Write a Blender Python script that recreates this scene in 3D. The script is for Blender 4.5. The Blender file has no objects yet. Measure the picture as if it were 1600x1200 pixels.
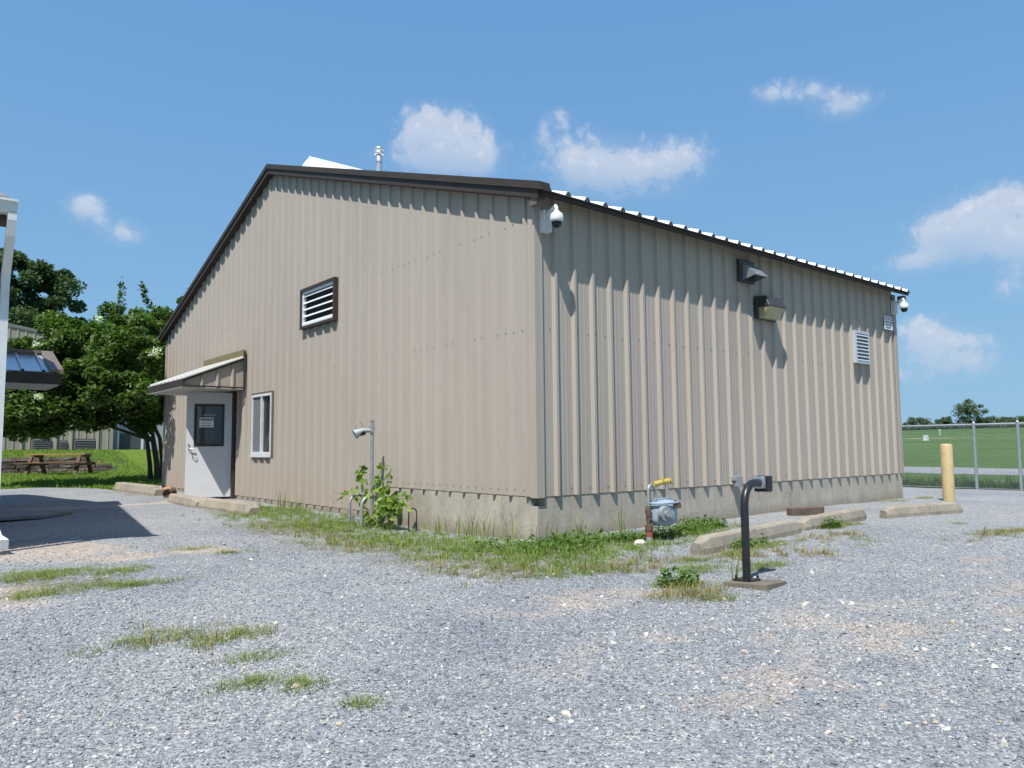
import bpy, math, random
import numpy as np
from mathutils import Vector, Matrix
random.seed(7)
rng = np.random.default_rng(7)
S = bpy.context.scene
COL = S.collection
PI = math.pi

# ------------------------------------------------------------------ helpers
class MB:
    """collects faces, builds ONE mesh"""
    def __init__(s):
        s.v = []; s.f = []; s.m = []; s.sm = []
    def add(s, vs, fs, mi=0, smooth=False):
        b = len(s.v); s.v.extend([tuple(map(float, q)) for q in vs])
        for f in fs:
            s.f.append(tuple(i + b for i in f)); s.m.append(mi); s.sm.append(smooth)
        return s
    def box(s, x0, y0, z0, x1, y1, z1, mi=0, M=None):
        vs = [(x0,y0,z0),(x1,y0,z0),(x1,y1,z0),(x0,y1,z0),(x0,y0,z1),(x1,y0,z1),(x1,y1,z1),(x0,y1,z1)]
        if M is not None: vs = [M @ Vector(q) for q in vs]
        return s.add(vs, [(0,3,2,1),(4,5,6,7),(0,1,5,4),(1,2,6,5),(2,3,7,6),(3,0,4,7)], mi)
    def hexa(s, vs, mi=0):
        return s.add(vs, [(0,3,2,1),(4,5,6,7),(0,1,5,4),(1,2,6,5),(2,3,7,6),(3,0,4,7)], mi)
    def prism(s, poly, d, mi=0):
        """poly: list of 3d points, d: extrusion vector"""
        n = len(poly); d = Vector(d)
        vs = [Vector(q) for q in poly] + [Vector(q) + d for q in poly]
        fs = [tuple(range(n-1, -1, -1)), tuple(range(n, 2*n))] + [(i, (i+1) % n, n + (i+1) % n, n + i) for i in range(n)]
        return s.add(vs, fs, mi)
    def tube(s, pts, r, n=10, mi=0, cap=True):
        pts = [Vector(q) for q in pts]
        rs = r if isinstance(r, (list, tuple)) else [r] * len(pts)
        vs = []; prev = None
        for i, q in enumerate(pts):
            t = (pts[min(i+1, len(pts)-1)] - pts[max(i-1, 0)]).normalized()
            if prev is None:
                a = Vector((1,0,0)) if abs(t.x) < .8 else Vector((0,1,0))
                u = t.cross(a).normalized()
            else:
                u = (prev - t * prev.dot(t)).normalized()
            prev = u; w = t.cross(u)
            for k in range(n):
                a = 2*PI*k/n
                vs.append(q + (u*math.cos(a) + w*math.sin(a)) * rs[i])
        fs = []
        for i in range(len(pts)-1):
            for k in range(n):
                fs.append((i*n+k, i*n+(k+1)%n, (i+1)*n+(k+1)%n, (i+1)*n+k))
        s.add(vs, fs, mi, True)
        if cap:
            b = len(pts)-1
            s.add(vs[:n], [tuple(range(n-1,-1,-1))], mi); s.add(vs[b*n:], [tuple(range(n))], mi)
        return s
    def lathe(s, c, prof, n=20, mi=0, smooth=True):
        """prof: (r,z) list about a vertical axis at c"""
        vs = []
        for r, z in prof:
            for k in range(n):
                a = 2*PI*k/n; vs.append((c[0]+r*math.cos(a), c[1]+r*math.sin(a), c[2]+z))
        fs = [(i*n+k, i*n+(k+1)%n, (i+1)*n+(k+1)%n, (i+1)*n+k) for i in range(len(prof)-1) for k in range(n)]
        return s.add(vs, fs, mi, smooth)

def link(o, parent=None):
    COL.objects.link(o)
    if parent is not None: o.parent = parent
    return o

def base_of(o):
    return Vector(o['_b']) if o is not None and '_b' in o else Vector((0,0,0))

def obj(name, mb, mats, parent=None, origin=None, bevel=0):
    """link the collected faces as one mesh object; vertices are given in world (or proto-local) coordinates"""
    me = bpy.data.meshes.new(name)
    off = Vector(BASE.get(parent.name, (0,0,0))) if parent is not None else Vector(origin or (0,0,0))
    vs = [(a-off.x, b-off.y, c-off.z) for a, b, c in mb.v]
    me.from_pydata(vs, [], mb.f)
    for m in (mats if isinstance(mats, (list, tuple)) else [mats]): me.materials.append(m)
    me.polygons.foreach_set('material_index', mb.m)
    me.polygons.foreach_set('use_smooth', mb.sm)
    me.update()
    o = bpy.data.objects.new(name, me)
    link(o, parent)
    if parent is None: o.location = off
    BASE[o.name] = tuple(off)
    if bevel:
        md = o.modifiers.new('bevel', 'BEVEL'); md.width = bevel; md.segments = 2; md.limit_method = 'ANGLE'
    return o
BASE = {}

def np_mesh(name, V, F, mats, parent=None, origin=(0,0,0), smooth=False, mi=None, kind=None):
    """V (n,3), F (m,k) arrays, all faces with k corners"""
    off = np.array(BASE.get(parent.name, (0,0,0)) if parent is not None else origin, float)
    V = np.asarray(V, float) - off; F = np.asarray(F, np.int32); k = F.shape[1]
    me = bpy.data.meshes.new(name)
    me.vertices.add(len(V)); me.vertices.foreach_set('co', V.astype(np.float32).ravel())
    me.loops.add(F.size); me.loops.foreach_set('vertex_index', F.ravel())
    me.polygons.add(len(F)); me.polygons.foreach_set('loop_start', np.arange(0, F.size, k, dtype=np.int32))
    for m in (mats if isinstance(mats, (list, tuple)) else [mats]): me.materials.append(m)
    if mi is not None: me.polygons.foreach_set('material_index', np.asarray(mi, np.int32))
    me.polygons.foreach_set('use_smooth', np.full(len(F), smooth))
    me.update(calc_edges=True); me.validate()
    o = bpy.data.objects.new(name, me); link(o, parent)
    if parent is None: o.location = off
    BASE[o.name] = tuple(off)
    if kind: o['kind'] = kind
    return o

def tag(o, label, cat, group=None):
    o['label'] = label; o['category'] = cat
    if group: o['group'] = group
    return o

def thing(name, label, cat, loc, group=None):
    o = bpy.data.objects.new(name, None); o.empty_display_size = .2; link(o); o.location = loc
    BASE[o.name] = tuple(loc)
    return tag(o, label, cat, group)

def dup(root, loc, rotz=None, label=None, scale=None):
    r = root.copy(); COL.objects.link(r); r.location = loc
    if rotz is not None: r.rotation_euler = (0, 0, rotz)
    if scale is not None: r.scale = scale
    if label: r['label'] = label
    for ch in list(root.children):
        c = ch.copy(); COL.objects.link(c); c.parent = r
        for g in list(ch.children):
            d = g.copy(); COL.objects.link(d); d.parent = c
    return r

def sm01(t): t = np.clip(t, 0, 1); return t*t*(3-2*t)

def gz(x, y):
    """height of the ground"""
    x = np.asarray(x, float); y = np.asarray(y, float)
    z = -.475 - .09*np.exp(-((x+.5)/1.3)**2 - ((y-2.2)/1.8)**2)
    z = z + .008*np.sin(1.3*x+.7*y) + .006*np.sin(2.9*x-2.1*y+1)
    z = z + .022*np.maximum(0, x-13.8)
    lw = 1 - sm01((x-9)/5)      # the lawn bank on the left only
    z = z + lw*.175*sm01((y-16)/9)
    k = sm01((x-1.0)/.8)
    z = z + lw*((1-k)*.56*sm01((y-26.75)/.3) + k*.56*sm01((y-24.5)/5))
    z = z + lw*.3*sm01((y-27)/5)
    return z
def G(x, y): return float(gz(x, y))

# ------------------------------------------------------------------ materials
def mat(name):
    m = bpy.data.materials.new(name); m.use_nodes = True
    nt = m.node_tree; b = nt.nodes['Principled BSDF']
    return m, nt, b
def N(nt, t, **kw):
    n = nt.nodes.new(t)
    for k, v in kw.items():
        if k == 'op': n.operation = v
        else: setattr(n, k, v)
    return n
def L(nt, a, b): nt.links.new(a, b)
def ramp(nt, fac, stops, interp='LINEAR'):
    r = N(nt, 'ShaderNodeValToRGB'); e = r.color_ramp.elements; r.color_ramp.interpolation = interp
    while len(e) < len(stops): e.new(.5)
    for q, (p, c) in zip(e, stops):
        q.position = p; q.color = (*c, 1) if len(c) == 3 else c
    if fac is not None: L(nt, fac, r.inputs[0])
    return r.outputs[0]
def noise(nt, vec, scale, detail=4, rough=.55, dist=0):
    n = N(nt, 'ShaderNodeTexNoise'); n.inputs['Scale'].default_value = scale; n.inputs['Detail'].default_value = detail
    n.inputs['Roughness'].default_value = rough; n.inputs['Distortion'].default_value = dist
    if vec is not None: L(nt, vec, n.inputs['Vector'])
    return n
def mapping(nt, vec, scale=(1,1,1), rot=(0,0,0), loc=(0,0,0)):
    m = N(nt, 'ShaderNodeMapping'); m.inputs['Scale'].default_value = scale; m.inputs['Rotation'].default_value = rot; m.inputs['Location'].default_value = loc
    L(nt, vec, m.inputs['Vector']); return m.outputs[0]
def mathn(nt, op, a, b=None, clamp=False):
    n = N(nt, 'ShaderNodeMath', op=op); n.use_clamp = clamp
    for i, q in enumerate((a, b)):
        if q is None: continue
        if isinstance(q, (int, float)): n.inputs[i].default_value = q
        else: L(nt, q, n.inputs[i])
    return n.outputs[0]
def mix(nt, fac, a, b, blend='MIX'):
    n = N(nt, 'ShaderNodeMix'); n.data_type = 'RGBA'; n.blend_type = blend
    for i, q in ((0, fac), (6, a), (7, b)):
        if isinstance(q, (int, float)): n.inputs[i].default_value = q
        elif isinstance(q, tuple): n.inputs[i].default_value = (*q, 1) if len(q) == 3 else q
        else: L(nt, q, n.inputs[i])
    return n.outputs[2]
def bump(nt, h, b, strength=.3, dist=.01):
    n = N(nt, 'ShaderNodeBump'); n.inputs['Strength'].default_value = strength; n.inputs['Distance'].default_value = dist
    L(nt, h, n.inputs['Height']); L(nt, n.outputs[0], b.inputs['Normal'])
def pos(nt): return N(nt, 'ShaderNodeNewGeometry').outputs['Position']
def objc(nt): return N(nt, 'ShaderNodeTexCoord').outputs['Object']
def island(nt): return N(nt, 'ShaderNodeNewGeometry').outputs['Random Per Island']

def simple(name, col, rough=.6, metal=0, var=.12, scale=6, spec=.5, bs=0):
    """a colour broken by two scales of noise"""
    m, nt, b = mat(name); v = objc(nt)
    n1 = noise(nt, v, scale, 6, .6); n2 = noise(nt, v, scale*9, 3, .6)
    f = mathn(nt, 'ADD', mathn(nt, 'MULTIPLY', n1.outputs[0], .65), mathn(nt, 'MULTIPLY', n2.outputs[0], .35))
    c = ramp(nt, f, [(.3, tuple(q*(1-var*1.6) for q in col)), (.5, col), (.72, tuple(min(1, q*(1+var)) for q in col))])
    L(nt, c, b.inputs['Base Color'])
    b.inputs['Roughness'].default_value = rough; b.inputs['Metallic'].default_value = metal
    b.inputs['Specular IOR Level'].default_value = spec
    if bs: bump(nt, f, b, bs, .01)
    return m

def siding_mat(name, col):
    m, nt, b = mat(name); v = pos(nt)
    st = noise(nt, mapping(nt, v, (5, 5, .35)), 1.6, 5, .6)             # rain streaks
    big = noise(nt, v, .35, 3, .5); fine = noise(nt, v, 60, 2, .5)
    sep = N(nt, 'ShaderNodeSeparateXYZ'); L(nt, v, sep.inputs[0])
    # sheet to sheet difference, three ribs to a sheet
    s = mathn(nt, 'FLOOR', mathn(nt, 'DIVIDE', mathn(nt, 'ADD', sep.outputs[0], sep.outputs[1]), .9144))
    wn = N(nt, 'ShaderNodeTexWhiteNoise'); wn.noise_dimensions = '1D'; L(nt, s, wn.inputs['W'])
    f = mathn(nt, 'ADD', mathn(nt, 'MULTIPLY', st.outputs[0], .55), mathn(nt, 'MULTIPLY', big.outputs[0], .3))
    f = mathn(nt, 'ADD', f, mathn(nt, 'MULTIPLY', fine.outputs[0], .12))
    f = mathn(nt, 'ADD', f, mathn(nt, 'MULTIPLY', mathn(nt, 'SUBTRACT', wn.outputs[0], .5), .10))
    c = ramp(nt, f, [(.30, tuple(q*.90 for q in col)), (.48, col), (.68, tuple(q*1.05 for q in col))])
    # splashed soil low on the wall
    lo = mathn(nt, 'SUBTRACT', 1, mathn(nt, 'MULTIPLY', mathn(nt, 'ADD', sep.outputs[2], .4), 1.6), True)
    lo = mathn(nt, 'MULTIPLY', lo, mathn(nt, 'MULTIPLY', noise(nt, mapping(nt, v, (3,3,1)), 2.2, 6, .7).outputs[0], .5))
    c = mix(nt, lo, c, (.36, .27, .19))
    L(nt, c, b.inputs['Base Color']); b.inputs['Roughness'].default_value = .5; b.inputs['Specular IOR Level'].default_value = .15
    bump(nt, noise(nt, mapping(nt, v, (1,1,.25)), 1.7, 2, .4).outputs[0], b, .12, .02)
    return m

def concrete_mat(name, col, dirt=(.16,.13,.09), low=None):
    m, nt, b = mat(name); v = pos(nt)
    n1 = noise(nt, v, 2.3, 8, .65); n2 = noise(nt, v, 28, 5, .65); st = noise(nt, mapping(nt, v, (6, 6, .8)), 1.5, 5, .6)
    f = mathn(nt, 'ADD', mathn(nt, 'MULTIPLY', n1.outputs[0], .45), mathn(nt, 'MULTIPLY', n2.outputs[0], .3))
    f = mathn(nt, 'ADD', f, mathn(nt, 'MULTIPLY', st.outputs[0], .25))
    c = ramp(nt, f, [(.34, tuple(q*.50 for q in col)), (.46, tuple(q*.88 for q in col)), (.56, tuple(q*1.06 for q in col)), (.68, tuple(q*1.28 for q in col))])
    vo = N(nt, 'ShaderNodeTexVoronoi'); vo.feature = 'DISTANCE_TO_EDGE'; vo.inputs['Scale'].default_value = .9
    wv = N(nt, 'ShaderNodeVectorMath', op='ADD'); L(nt, v, wv.inputs[0])
    nn = N(nt, 'ShaderNodeVectorMath', op='SCALE'); L(nt, noise(nt, v, 3, 4).outputs['Color'], nn.inputs[0]); nn.inputs['Scale'].default_value = .35
    L(nt, nn.outputs[0], wv.inputs[1]); L(nt, wv.outputs[0], vo.inputs['Vector'])
    crack = ramp(nt, vo.outputs['Distance'], [(0, (1,1,1)), (.006, (0,0,0))])
    c = mix(nt, mathn(nt, 'MULTIPLY', crack, .35), c, tuple(q*.35 for q in col))
    if low is not None:
        sep = N(nt, 'ShaderNodeSeparateXYZ'); L(nt, v, sep.inputs[0])
        h = mathn(nt, 'ADD', sep.outputs[2], mathn(nt, 'MULTIPLY', n1.outputs[0], .16))
        k = ramp(nt, mathn(nt, 'MULTIPLY', mathn(nt, 'SUBTRACT', h, low), 6), [(0, (1,1,1)), (1, (0,0,0))])
        c = mix(nt, mathn(nt, 'MULTIPLY', k, .55), c, dirt)
    L(nt, c, b.inputs['Base Color']); b.inputs['Roughness'].default_value = .9; b.inputs['Specular IOR Level'].default_value = .2
    bump(nt, f, b, .5, .01)
    return m

def leaf_mat(name, dark, light, trans=.35, rough=.5, scale=1.2):
    m, nt, b = mat(name); v = pos(nt)
    f = mathn(nt, 'ADD', mathn(nt, 'MULTIPLY', island(nt), .55), mathn(nt, 'MULTIPLY', noise(nt, v, scale, 3).outputs[0], .45))
    c = ramp(nt, f, [(.12, dark), (.5, tuple((a+q)/2 for a, q in zip(dark, light))), (.85, light)])
    L(nt, c, b.inputs['Base Color']); b.inputs['Roughness'].default_value = rough; b.inputs['Specular IOR Level'].default_value = .35
    t = N(nt, 'ShaderNodeBsdfTranslucent'); L(nt, mix(nt, 1, c, (1.0, 1.25, .45), 'MULTIPLY'), t.inputs[0])
    mx = N(nt, 'ShaderNodeMixShader'); mx.inputs[0].default_value = trans
    L(nt, b.outputs[0], mx.inputs[1]); L(nt, t.outputs[0], mx.inputs[2])
    L(nt, mx.outputs[0], nt.nodes['Material Output'].inputs[0])
    return m

def ellipse_mask(nt, v2, items, wob):
    """sum of soft ellipses on the ground, edges broken by noise; items (cx,cy,rx,ry,w)"""
    tot = None
    for cx, cy, rx, ry, w in items:
        a = mapping(nt, v2, (1/rx, 1/ry, 0), (0,0,0), (-cx/rx, -cy/ry, 0))
        ln = N(nt, 'ShaderNodeVectorMath', op='LENGTH'); L(nt, a, ln.inputs[0])
        q = mathn(nt, 'MULTIPLY', mathn(nt, 'SUBTRACT', 1.25, ln.outputs['Value'], True), w)
        tot = q if tot is None else mathn(nt, 'MAXIMUM', tot, q)
    t = mathn(nt, 'ADD', tot, mathn(nt, 'MULTIPLY', mathn(nt, 'SUBTRACT', wob, .5), 1.5))
    return mathn(nt, 'MULTIPLY', ramp(nt, t, [(.28, (0,0,0)), (.62, (1,1,1))]), ramp(nt, tot, [(0, (0,0,0)), (.12, (1,1,1))]))

TAN = [(-4.25,2.7,.85,1.05,1.0),(-3.75,1.75,.5,.45,.9),(-3.05,1.75,.42,.5,.95),(-2.5,9.25,2.0,.32,.9),(-1.0,9.6,.6,.6,.8),
       (-1.9,-2.7,1.2,.5,.5),(-1.4,-4.2,1.3,.9,.40),(.2,-4.6,1.6,.8,.40),(-2.3,-4.5,1.1,.7,.38),(1.6,-3.9,1.7,.6,.36),(-4.8,.3,.35,1.2,.6),(-2.9,-3.6,1.2,.6,.3),(7.5,-2.6,2.5,.8,.35)]
SOIL = [(-.8,6.0,1.0,1.6,.8),(-1.2,3.4,1.2,1.5,.8),(-1.3,1.2,1.3,1.5,.85),(-1.2,-.6,1.3,1.3,.85),(-.9,-1.6,1.1,.8,.8),(.4,-.8,1.6,.6,.7),
        (2.2,-.7,.9,.5,.6),(-1.2,-3.05,.5,.35,.6),(-4.4,.5,.7,.7,.6),(-1.0,12.8,.8,2.0,.5)]

def gravel_mat():
    m, nt, b = mat('blue_grey_gravel'); v = pos(nt)
    v2 = mapping(nt, v, (1,1,0))
    def cells(scale, stops):
        vo = N(nt, 'ShaderNodeTexVoronoi'); vo.inputs['Scale'].default_value = scale; L(nt, v, vo.inputs['Vector'])
        sp = N(nt, 'ShaderNodeSeparateColor'); L(nt, vo.outputs['Color'], sp.inputs[0])
        return ramp(nt, sp.outputs[0], stops), vo.outputs['Distance']
    st = [(0, (.13,.14,.152)), (.2, (.19,.202,.216)), (.5, (.255,.267,.282)), (.78, (.32,.33,.342)), (.92, (.42,.42,.415)), (1, (.56,.51,.44))]
    c1, d1 = cells(48, st); c2, d2 = cells(95, st)
    c = mix(nt, .45, c1, c2)
    big = noise(nt, mapping(nt, v, (1,1,1), (0,0,.6)), .55, 6, .68); c = mix(nt, 1, c, ramp(nt, big.outputs[0], [(.32, (.80,.82,.86)), (.5, (1,1,1)), (.70, (1.16,1.13,1.08))]), 'MULTIPLY')
    wob = noise(nt, v, 2.6, 8, .72).outputs[0]
    tan = ellipse_mask(nt, v2, TAN, wob)
    stn = [(0, (.25,.205,.165)), (.5, (.43,.355,.295)), (.85, (.56,.48,.41)), (1, (.28,.28,.28))]
    t1, _ = cells(70, stn)
    t1 = mix(nt, .5, t1, ramp(nt, noise(nt, v, 9, 6, .7).outputs[0], [(.3, (.36,.295,.24)), (.7, (.54,.45,.38))]))
    c = mix(nt, mathn(nt, 'MULTIPLY', tan, .85), c, t1)
    soil = ellipse_mask(nt, v2, SOIL, noise(nt, v, 3.4, 8, .75).outputs[0])
    sc = ramp(nt, noise(nt, v, 14, 6, .7).outputs[0], [(.3, (.09,.085,.045)), (.5, (.16,.145,.08)), (.7, (.24,.21,.15))])
    c = mix(nt, mathn(nt, 'MULTIPLY', soil, .75), c, sc)
    L(nt, c, b.inputs['Base Color']); b.inputs['Roughness'].default_value = .85; b.inputs['Specular IOR Level'].default_value = .25
    h = mathn(nt, 'ADD', mathn(nt, 'MULTIPLY', d1, -.6), mathn(nt, 'MULTIPLY', d2, -.4))
    bump(nt, h, b, .9, .02)
    return m

def stone_mat():
    m, nt, b = mat('loose_stone'); v = pos(nt)
    isl = island(nt)
    c = ramp(nt, isl, [(0, (.135,.145,.157)), (.18, (.20,.212,.226)), (.5, (.265,.278,.294)), (.78, (.33,.34,.352)), (.93, (.42,.42,.415)), (.97, (.56,.54,.50)), (1, (.50,.40,.31))])
    v2 = mapping(nt, v, (1,1,0))
    tan = ellipse_mask(nt, v2, TAN, noise(nt, v, 2.6, 8, .72).outputs[0])
    tc = ramp(nt, isl, [(0, (.24,.22,.20)), (.4, (.38,.32,.265)), (.8, (.52,.44,.37)), (1, (.62,.56,.49))])
    c = mix(nt, mathn(nt, 'MULTIPLY', tan, .6), c, tc)
    bigv = noise(nt, mapping(nt, v, (1,1,1), (0,0,.6)), .55, 6, .68).outputs[0]
    c = mix(nt, 1, c, ramp(nt, bigv, [(.32, (.80,.82,.86)), (.5, (1,1,1)), (.70, (1.16,1.13,1.08))]), 'MULTIPLY')
    n = noise(nt, v, 110, 3, .6); c = mix(nt, 1, c, ramp(nt, n.outputs[0], [(.3, (.8,.8,.8)), (.7, (1.15,1.15,1.15))]), 'MULTIPLY')
    L(nt, c, b.inputs['Base Color']); b.inputs['Roughness'].default_value = .75; b.inputs['Specular IOR Level'].default_value = .3
    bump(nt, n.outputs[0], b, .35, .004)
    return m

def turf_mat(name, a, bcol, dry):
    m, nt, b = mat(name); v = pos(nt)
    f = mathn(nt, 'ADD', mathn(nt, 'MULTIPLY', noise(nt, v, .25, 5, .6).outputs[0], .45), mathn(nt, 'MULTIPLY', noise(nt, mapping(nt, v, (1,.4,1)), 5, 6, .75).outputs[0], .55))
    c = ramp(nt, f, [(.3, a), (.5, bcol), (.72, dry)])
    far = noise(nt, mapping(nt, v, (.03,.008,1)), 1.5, 3, .5)
    c = mix(nt, 1, c, ramp(nt, far.outputs[0], [(.35, (.74,.80,.78)), (.65, (1.28,1.18,1.05))]), 'MULTIPLY')
    L(nt, c, b.inputs['Base Color']); b.inputs['Roughness'].default_value = .95; b.inputs['Specular IOR Level'].default_value = .1
    bump(nt, noise(nt, v, 22, 5, .8).outputs[0], b, .8, .05)
    return m

def wood_mat(name, a, c2):
    m, nt, b = mat(name); v = objc(nt)
    g = noise(nt, mapping(nt, v, (2, 2, 14)), 3, 6, .7, 1.5)
    c = ramp(nt, mathn(nt, 'ADD', mathn(nt, 'MULTIPLY', g.outputs[0], .6), mathn(nt, 'MULTIPLY', island(nt), .4)), [(.25, a), (.75, c2)])
    L(nt, c, b.inputs['Base Color']); b.inputs['Roughness'].default_value = .8
    return m

def bark_mat(name, a, c2):
    m, nt, b = mat(name); v = pos(nt)
    g = noise(nt, mapping(nt, v, (9, 9, 2)), 3, 6, .7)
    L(nt, ramp(nt, g.outputs[0], [(.3, a), (.7, c2)]), b.inputs['Base Color']); b.inputs['Roughness'].default_value = .9
    bump(nt, g.outputs[0], b, .6, .02); return m

def glass_mat(name, tint, rough=.04, alpha=.35):
    m, nt, b = mat(name)
    v = objc(nt); n = noise(nt, v, 3, 3)
    L(nt, ramp(nt, n.outputs[0], [(.3, tuple(q*.8 for q in tint)), (.7, tuple(q*1.25 for q in tint))]), b.inputs['Base Color'])
    b.inputs['Roughness'].default_value = rough; b.inputs['Specular IOR Level'].default_value = .8; b.inputs['IOR'].default_value = 1.52
    t = N(nt, 'ShaderNodeBsdfTransparent'); t.inputs[0].default_value = (.8,.85,.85,1)
    mx = N(nt, 'ShaderNodeMixShader'); mx.inputs[0].default_value = alpha
    L(nt, b.outputs[0], mx.inputs[1]); L(nt, t.outputs[0], mx.inputs[2]); L(nt, mx.outputs[0], nt.nodes['Material Output'].inputs[0])
    return m

TANW = (.402, .352, .300)
M = dict(
 siding=siding_mat('tan_siding', TANW), trim=simple('dark_brown_trim', (.052,.041,.034), .6, 0, .15, 3, .25),
 trim2=simple('brown_trim', (.16,.12,.095), .5, 0, .15, 4), olive=simple('olive_trim', (.20,.165,.075), .6, 0, .12, 4),
 screw=simple('zinc_screw', (.50,.48,.44), .4, .2), screwhole=simple('rusty_washer', (.10,.075,.06), .7),  # pale tone paints the highlight on each dark screw head
 conc=concrete_mat('foundation_concrete', (.42,.375,.31), (.19,.15,.105), -.40), conc2=concrete_mat('kerb_concrete', (.31,.27,.215)),
 conc3=concrete_mat('pad_concrete', (.18,.155,.12)), concg=concrete_mat('grey_concrete', (.22,.22,.22)),
 roof=simple('white_metal_roof', (.82,.83,.84), .35, 0, .06, 2), roofend=simple('roof_closure', (.05,.05,.05), .8),
 galv=simple('galvanized_steel', (.50,.52,.54), .42, .75, .2, 12), galvd=simple('weathered_galvanized', (.42,.45,.47), .5, .55, .25, 14),
 white=simple('white_paint', (.66,.67,.68), .45, 0, .06, 4), white2=simple('white_vinyl', (.64,.65,.65), .4, 0, .10, 6),
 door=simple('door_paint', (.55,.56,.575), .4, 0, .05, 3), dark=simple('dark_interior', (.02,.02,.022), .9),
 black=simple('black_paint', (.018,.018,.02), .38, 0, .3, 9), blackm=simple('black_plastic', (.012,.012,.014), .5),
 bronze=simple('dark_bronze', (.045,.042,.040), .45, 0, .2, 8), lens=simple('yellowed_lens', (.42,.38,.22), .25, 0, .25, 14),
 glass=glass_mat('window_glass', (.035,.045,.055), .03, .45), doorglass=glass_mat('door_glass', (.018,.018,.02), .03, .25), screen=simple('insect_screen', (.15,.165,.18), .7, 0, .1, 30),
 red=simple('red_paint', (.28,.075,.05), .65), redfade=simple('faded_red_print', (.50,.17,.24), .5), ink=simple('dark_print', (.05,.06,.075), .6), paper=simple('sign_white', (.72,.76,.80), .4, 0, .05),
 meter=simple('meter_blue_grey', (.30,.37,.44), .5, 0, .25, 10), rust=simple('rusty_pipe', (.13,.085,.06), .8, .2, .4, 20), yellow=simple('yellow_paint', (.50,.37,.09), .5, 0, .15, 10), greymetal=simple('grey_fitting', (.30,.33,.34), .5, .3, .2, 14),
 bollard=simple('cream_bollard', (.50,.38,.20), .5, 0, .12, 5, .5, .05), soffit=simple('soffit_paint', (.48,.47,.43), .6, 0, .06, 3),
 brick=simple('weathered_red_timber', (.125,.088,.068), .85, 0, .35, 9, .3, .4), rock=simple('pale_rock', (.60,.55,.48), .85, 0, .2, 9, .3, .5), orange=simple('orange_clay', (.42,.20,.09), .8, 0, .3, 12),
 wall_b=siding_mat('far_beige_siding', (.34,.305,.255)), shedw=simple('pale_grey_panel', (.38,.385,.41), .6, 0, .1, 1.5), louv=simple('dark_louver', (.07,.075,.08), .6),
 shingle=simple('grey_shingle', (.20,.195,.19), .9, 0, .25, 20, .3, .5), bwall=simple('dark_brown_board', (.06,.04,.03), .7, 0, .2, 5),
 bluroof=simple('galvalume_roof', (.62,.66,.70), .28, .55, .06, 2), wood=wood_mat('cedar_wood', (.22,.105,.04), (.46,.26,.11)), woodd=wood_mat('dark_cedar', (.07,.04,.022), (.14,.08,.045)),
 stonew=simple('dark_wall_stone', (.13,.10,.085), .95, 0, .5, 3, .2, .6), bark=bark_mat('tree_bark', (.06,.045,.035), (.17,.13,.10)),
 leafc=leaf_mat('crape_leaf', (.026,.060,.014), (.16,.245,.052), .36), leafd=leaf_mat('dark_leaf', (.030,.062,.028), (.12,.18,.075), .3, .6, .5), leaff=leaf_mat('far_leaf', (.075,.11,.072), (.16,.215,.12), .25, .7, .3),  # far leaves lightened and blued, distance haze painted into their colour
 flower=leaf_mat('white_blossom', (.75,.74,.70), (.90,.89,.86), .4), vine=leaf_mat('vine_leaf', (.055,.12,.015), (.28,.39,.065), .4, .4, 4), vstem=simple('vine_stem', (.16,.15,.06), .7),
 blade=leaf_mat('grass_blade', (.10,.155,.025), (.29,.38,.08), .35, .55, 2.2), blade3=leaf_mat('thin_lot_blade', (.11,.15,.03), (.31,.34,.10), .35, .6, 5), blade2=leaf_mat('dry_grass_blade', (.17,.15,.05), (.42,.34,.16), .3, .7, 2.2), weed=leaf_mat('weed_leaf', (.045,.10,.018), (.15,.25,.05), .35, .5, 3), lawnb=leaf_mat('lawn_blade', (.09,.16,.02), (.22,.31,.05), .35, .6, .8),
 pebble=leaf_mat('pale_pebble', (.36,.29,.22), (.66,.62,.55), 0, .8, 2), gravel=gravel_mat(), stone=stone_mat(), lawn=turf_mat('lawn_turf', (.06,.115,.018), (.11,.18,.028), (.17,.23,.05)), field=turf_mat('field_turf', (.046,.090,.026), (.066,.120,.034), (.095,.142,.045)),
 dome=simple('smoked_dome', (.01,.01,.012), .08), camw=simple('camera_white', (.70,.70,.70), .35, 0, .03, 5), pipe=simple('conduit_grey', (.33,.35,.36), .45, .4, .25, 18), chain=simple('chain_link_zinc', (.40,.43,.45), .45, .5, .1, 10),
 shutter=simple('white_louver', (.74,.77,.80), .45, .1, .06, 6), canopy=simple('dull_canopy_metal', (.40,.39,.37), .5, .1, .08, 4), greyshutter=simple('grey_louver', (.50,.53,.56), .45, .1, .1, 6), sand=simple('pale_dust', (.38,.32,.26), .95, 0, .15, 9, .2, .3),
)

# ------------------------------------------------------------------ the ground
def grid(name, xs, ys, m, zoff=0, keep=None, kind='structure', zf=None):
    X, Y = np.meshgrid(xs, ys, indexing='ij')
    Z = gz(X, Y) + zoff if zf is None else zf(X, Y)
    V = np.stack([X, Y, Z], -1).reshape(-1, 3)
    nx, ny = len(xs), len(ys)
    I, J = np.meshgrid(np.arange(nx-1), np.arange(ny-1), indexing='ij')
    a = (I*ny+J).ravel(); F = np.stack([a, a+ny, a+ny+1, a+1], 1)
    if keep is not None:
        cx = V[F].mean(1); F = F[keep(cx[:,0], cx[:,1])]
    o = np_mesh(name, V, F, m, smooth=True); o['kind'] = kind
    return o

def lot_edge(x):
    x = np.asarray(x, float)
    return 17.6 + .25*np.sin(1.7*x) + .12*np.sin(5.1*x+1) - 2.7*sm01((x+1.5)/.6)

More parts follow.
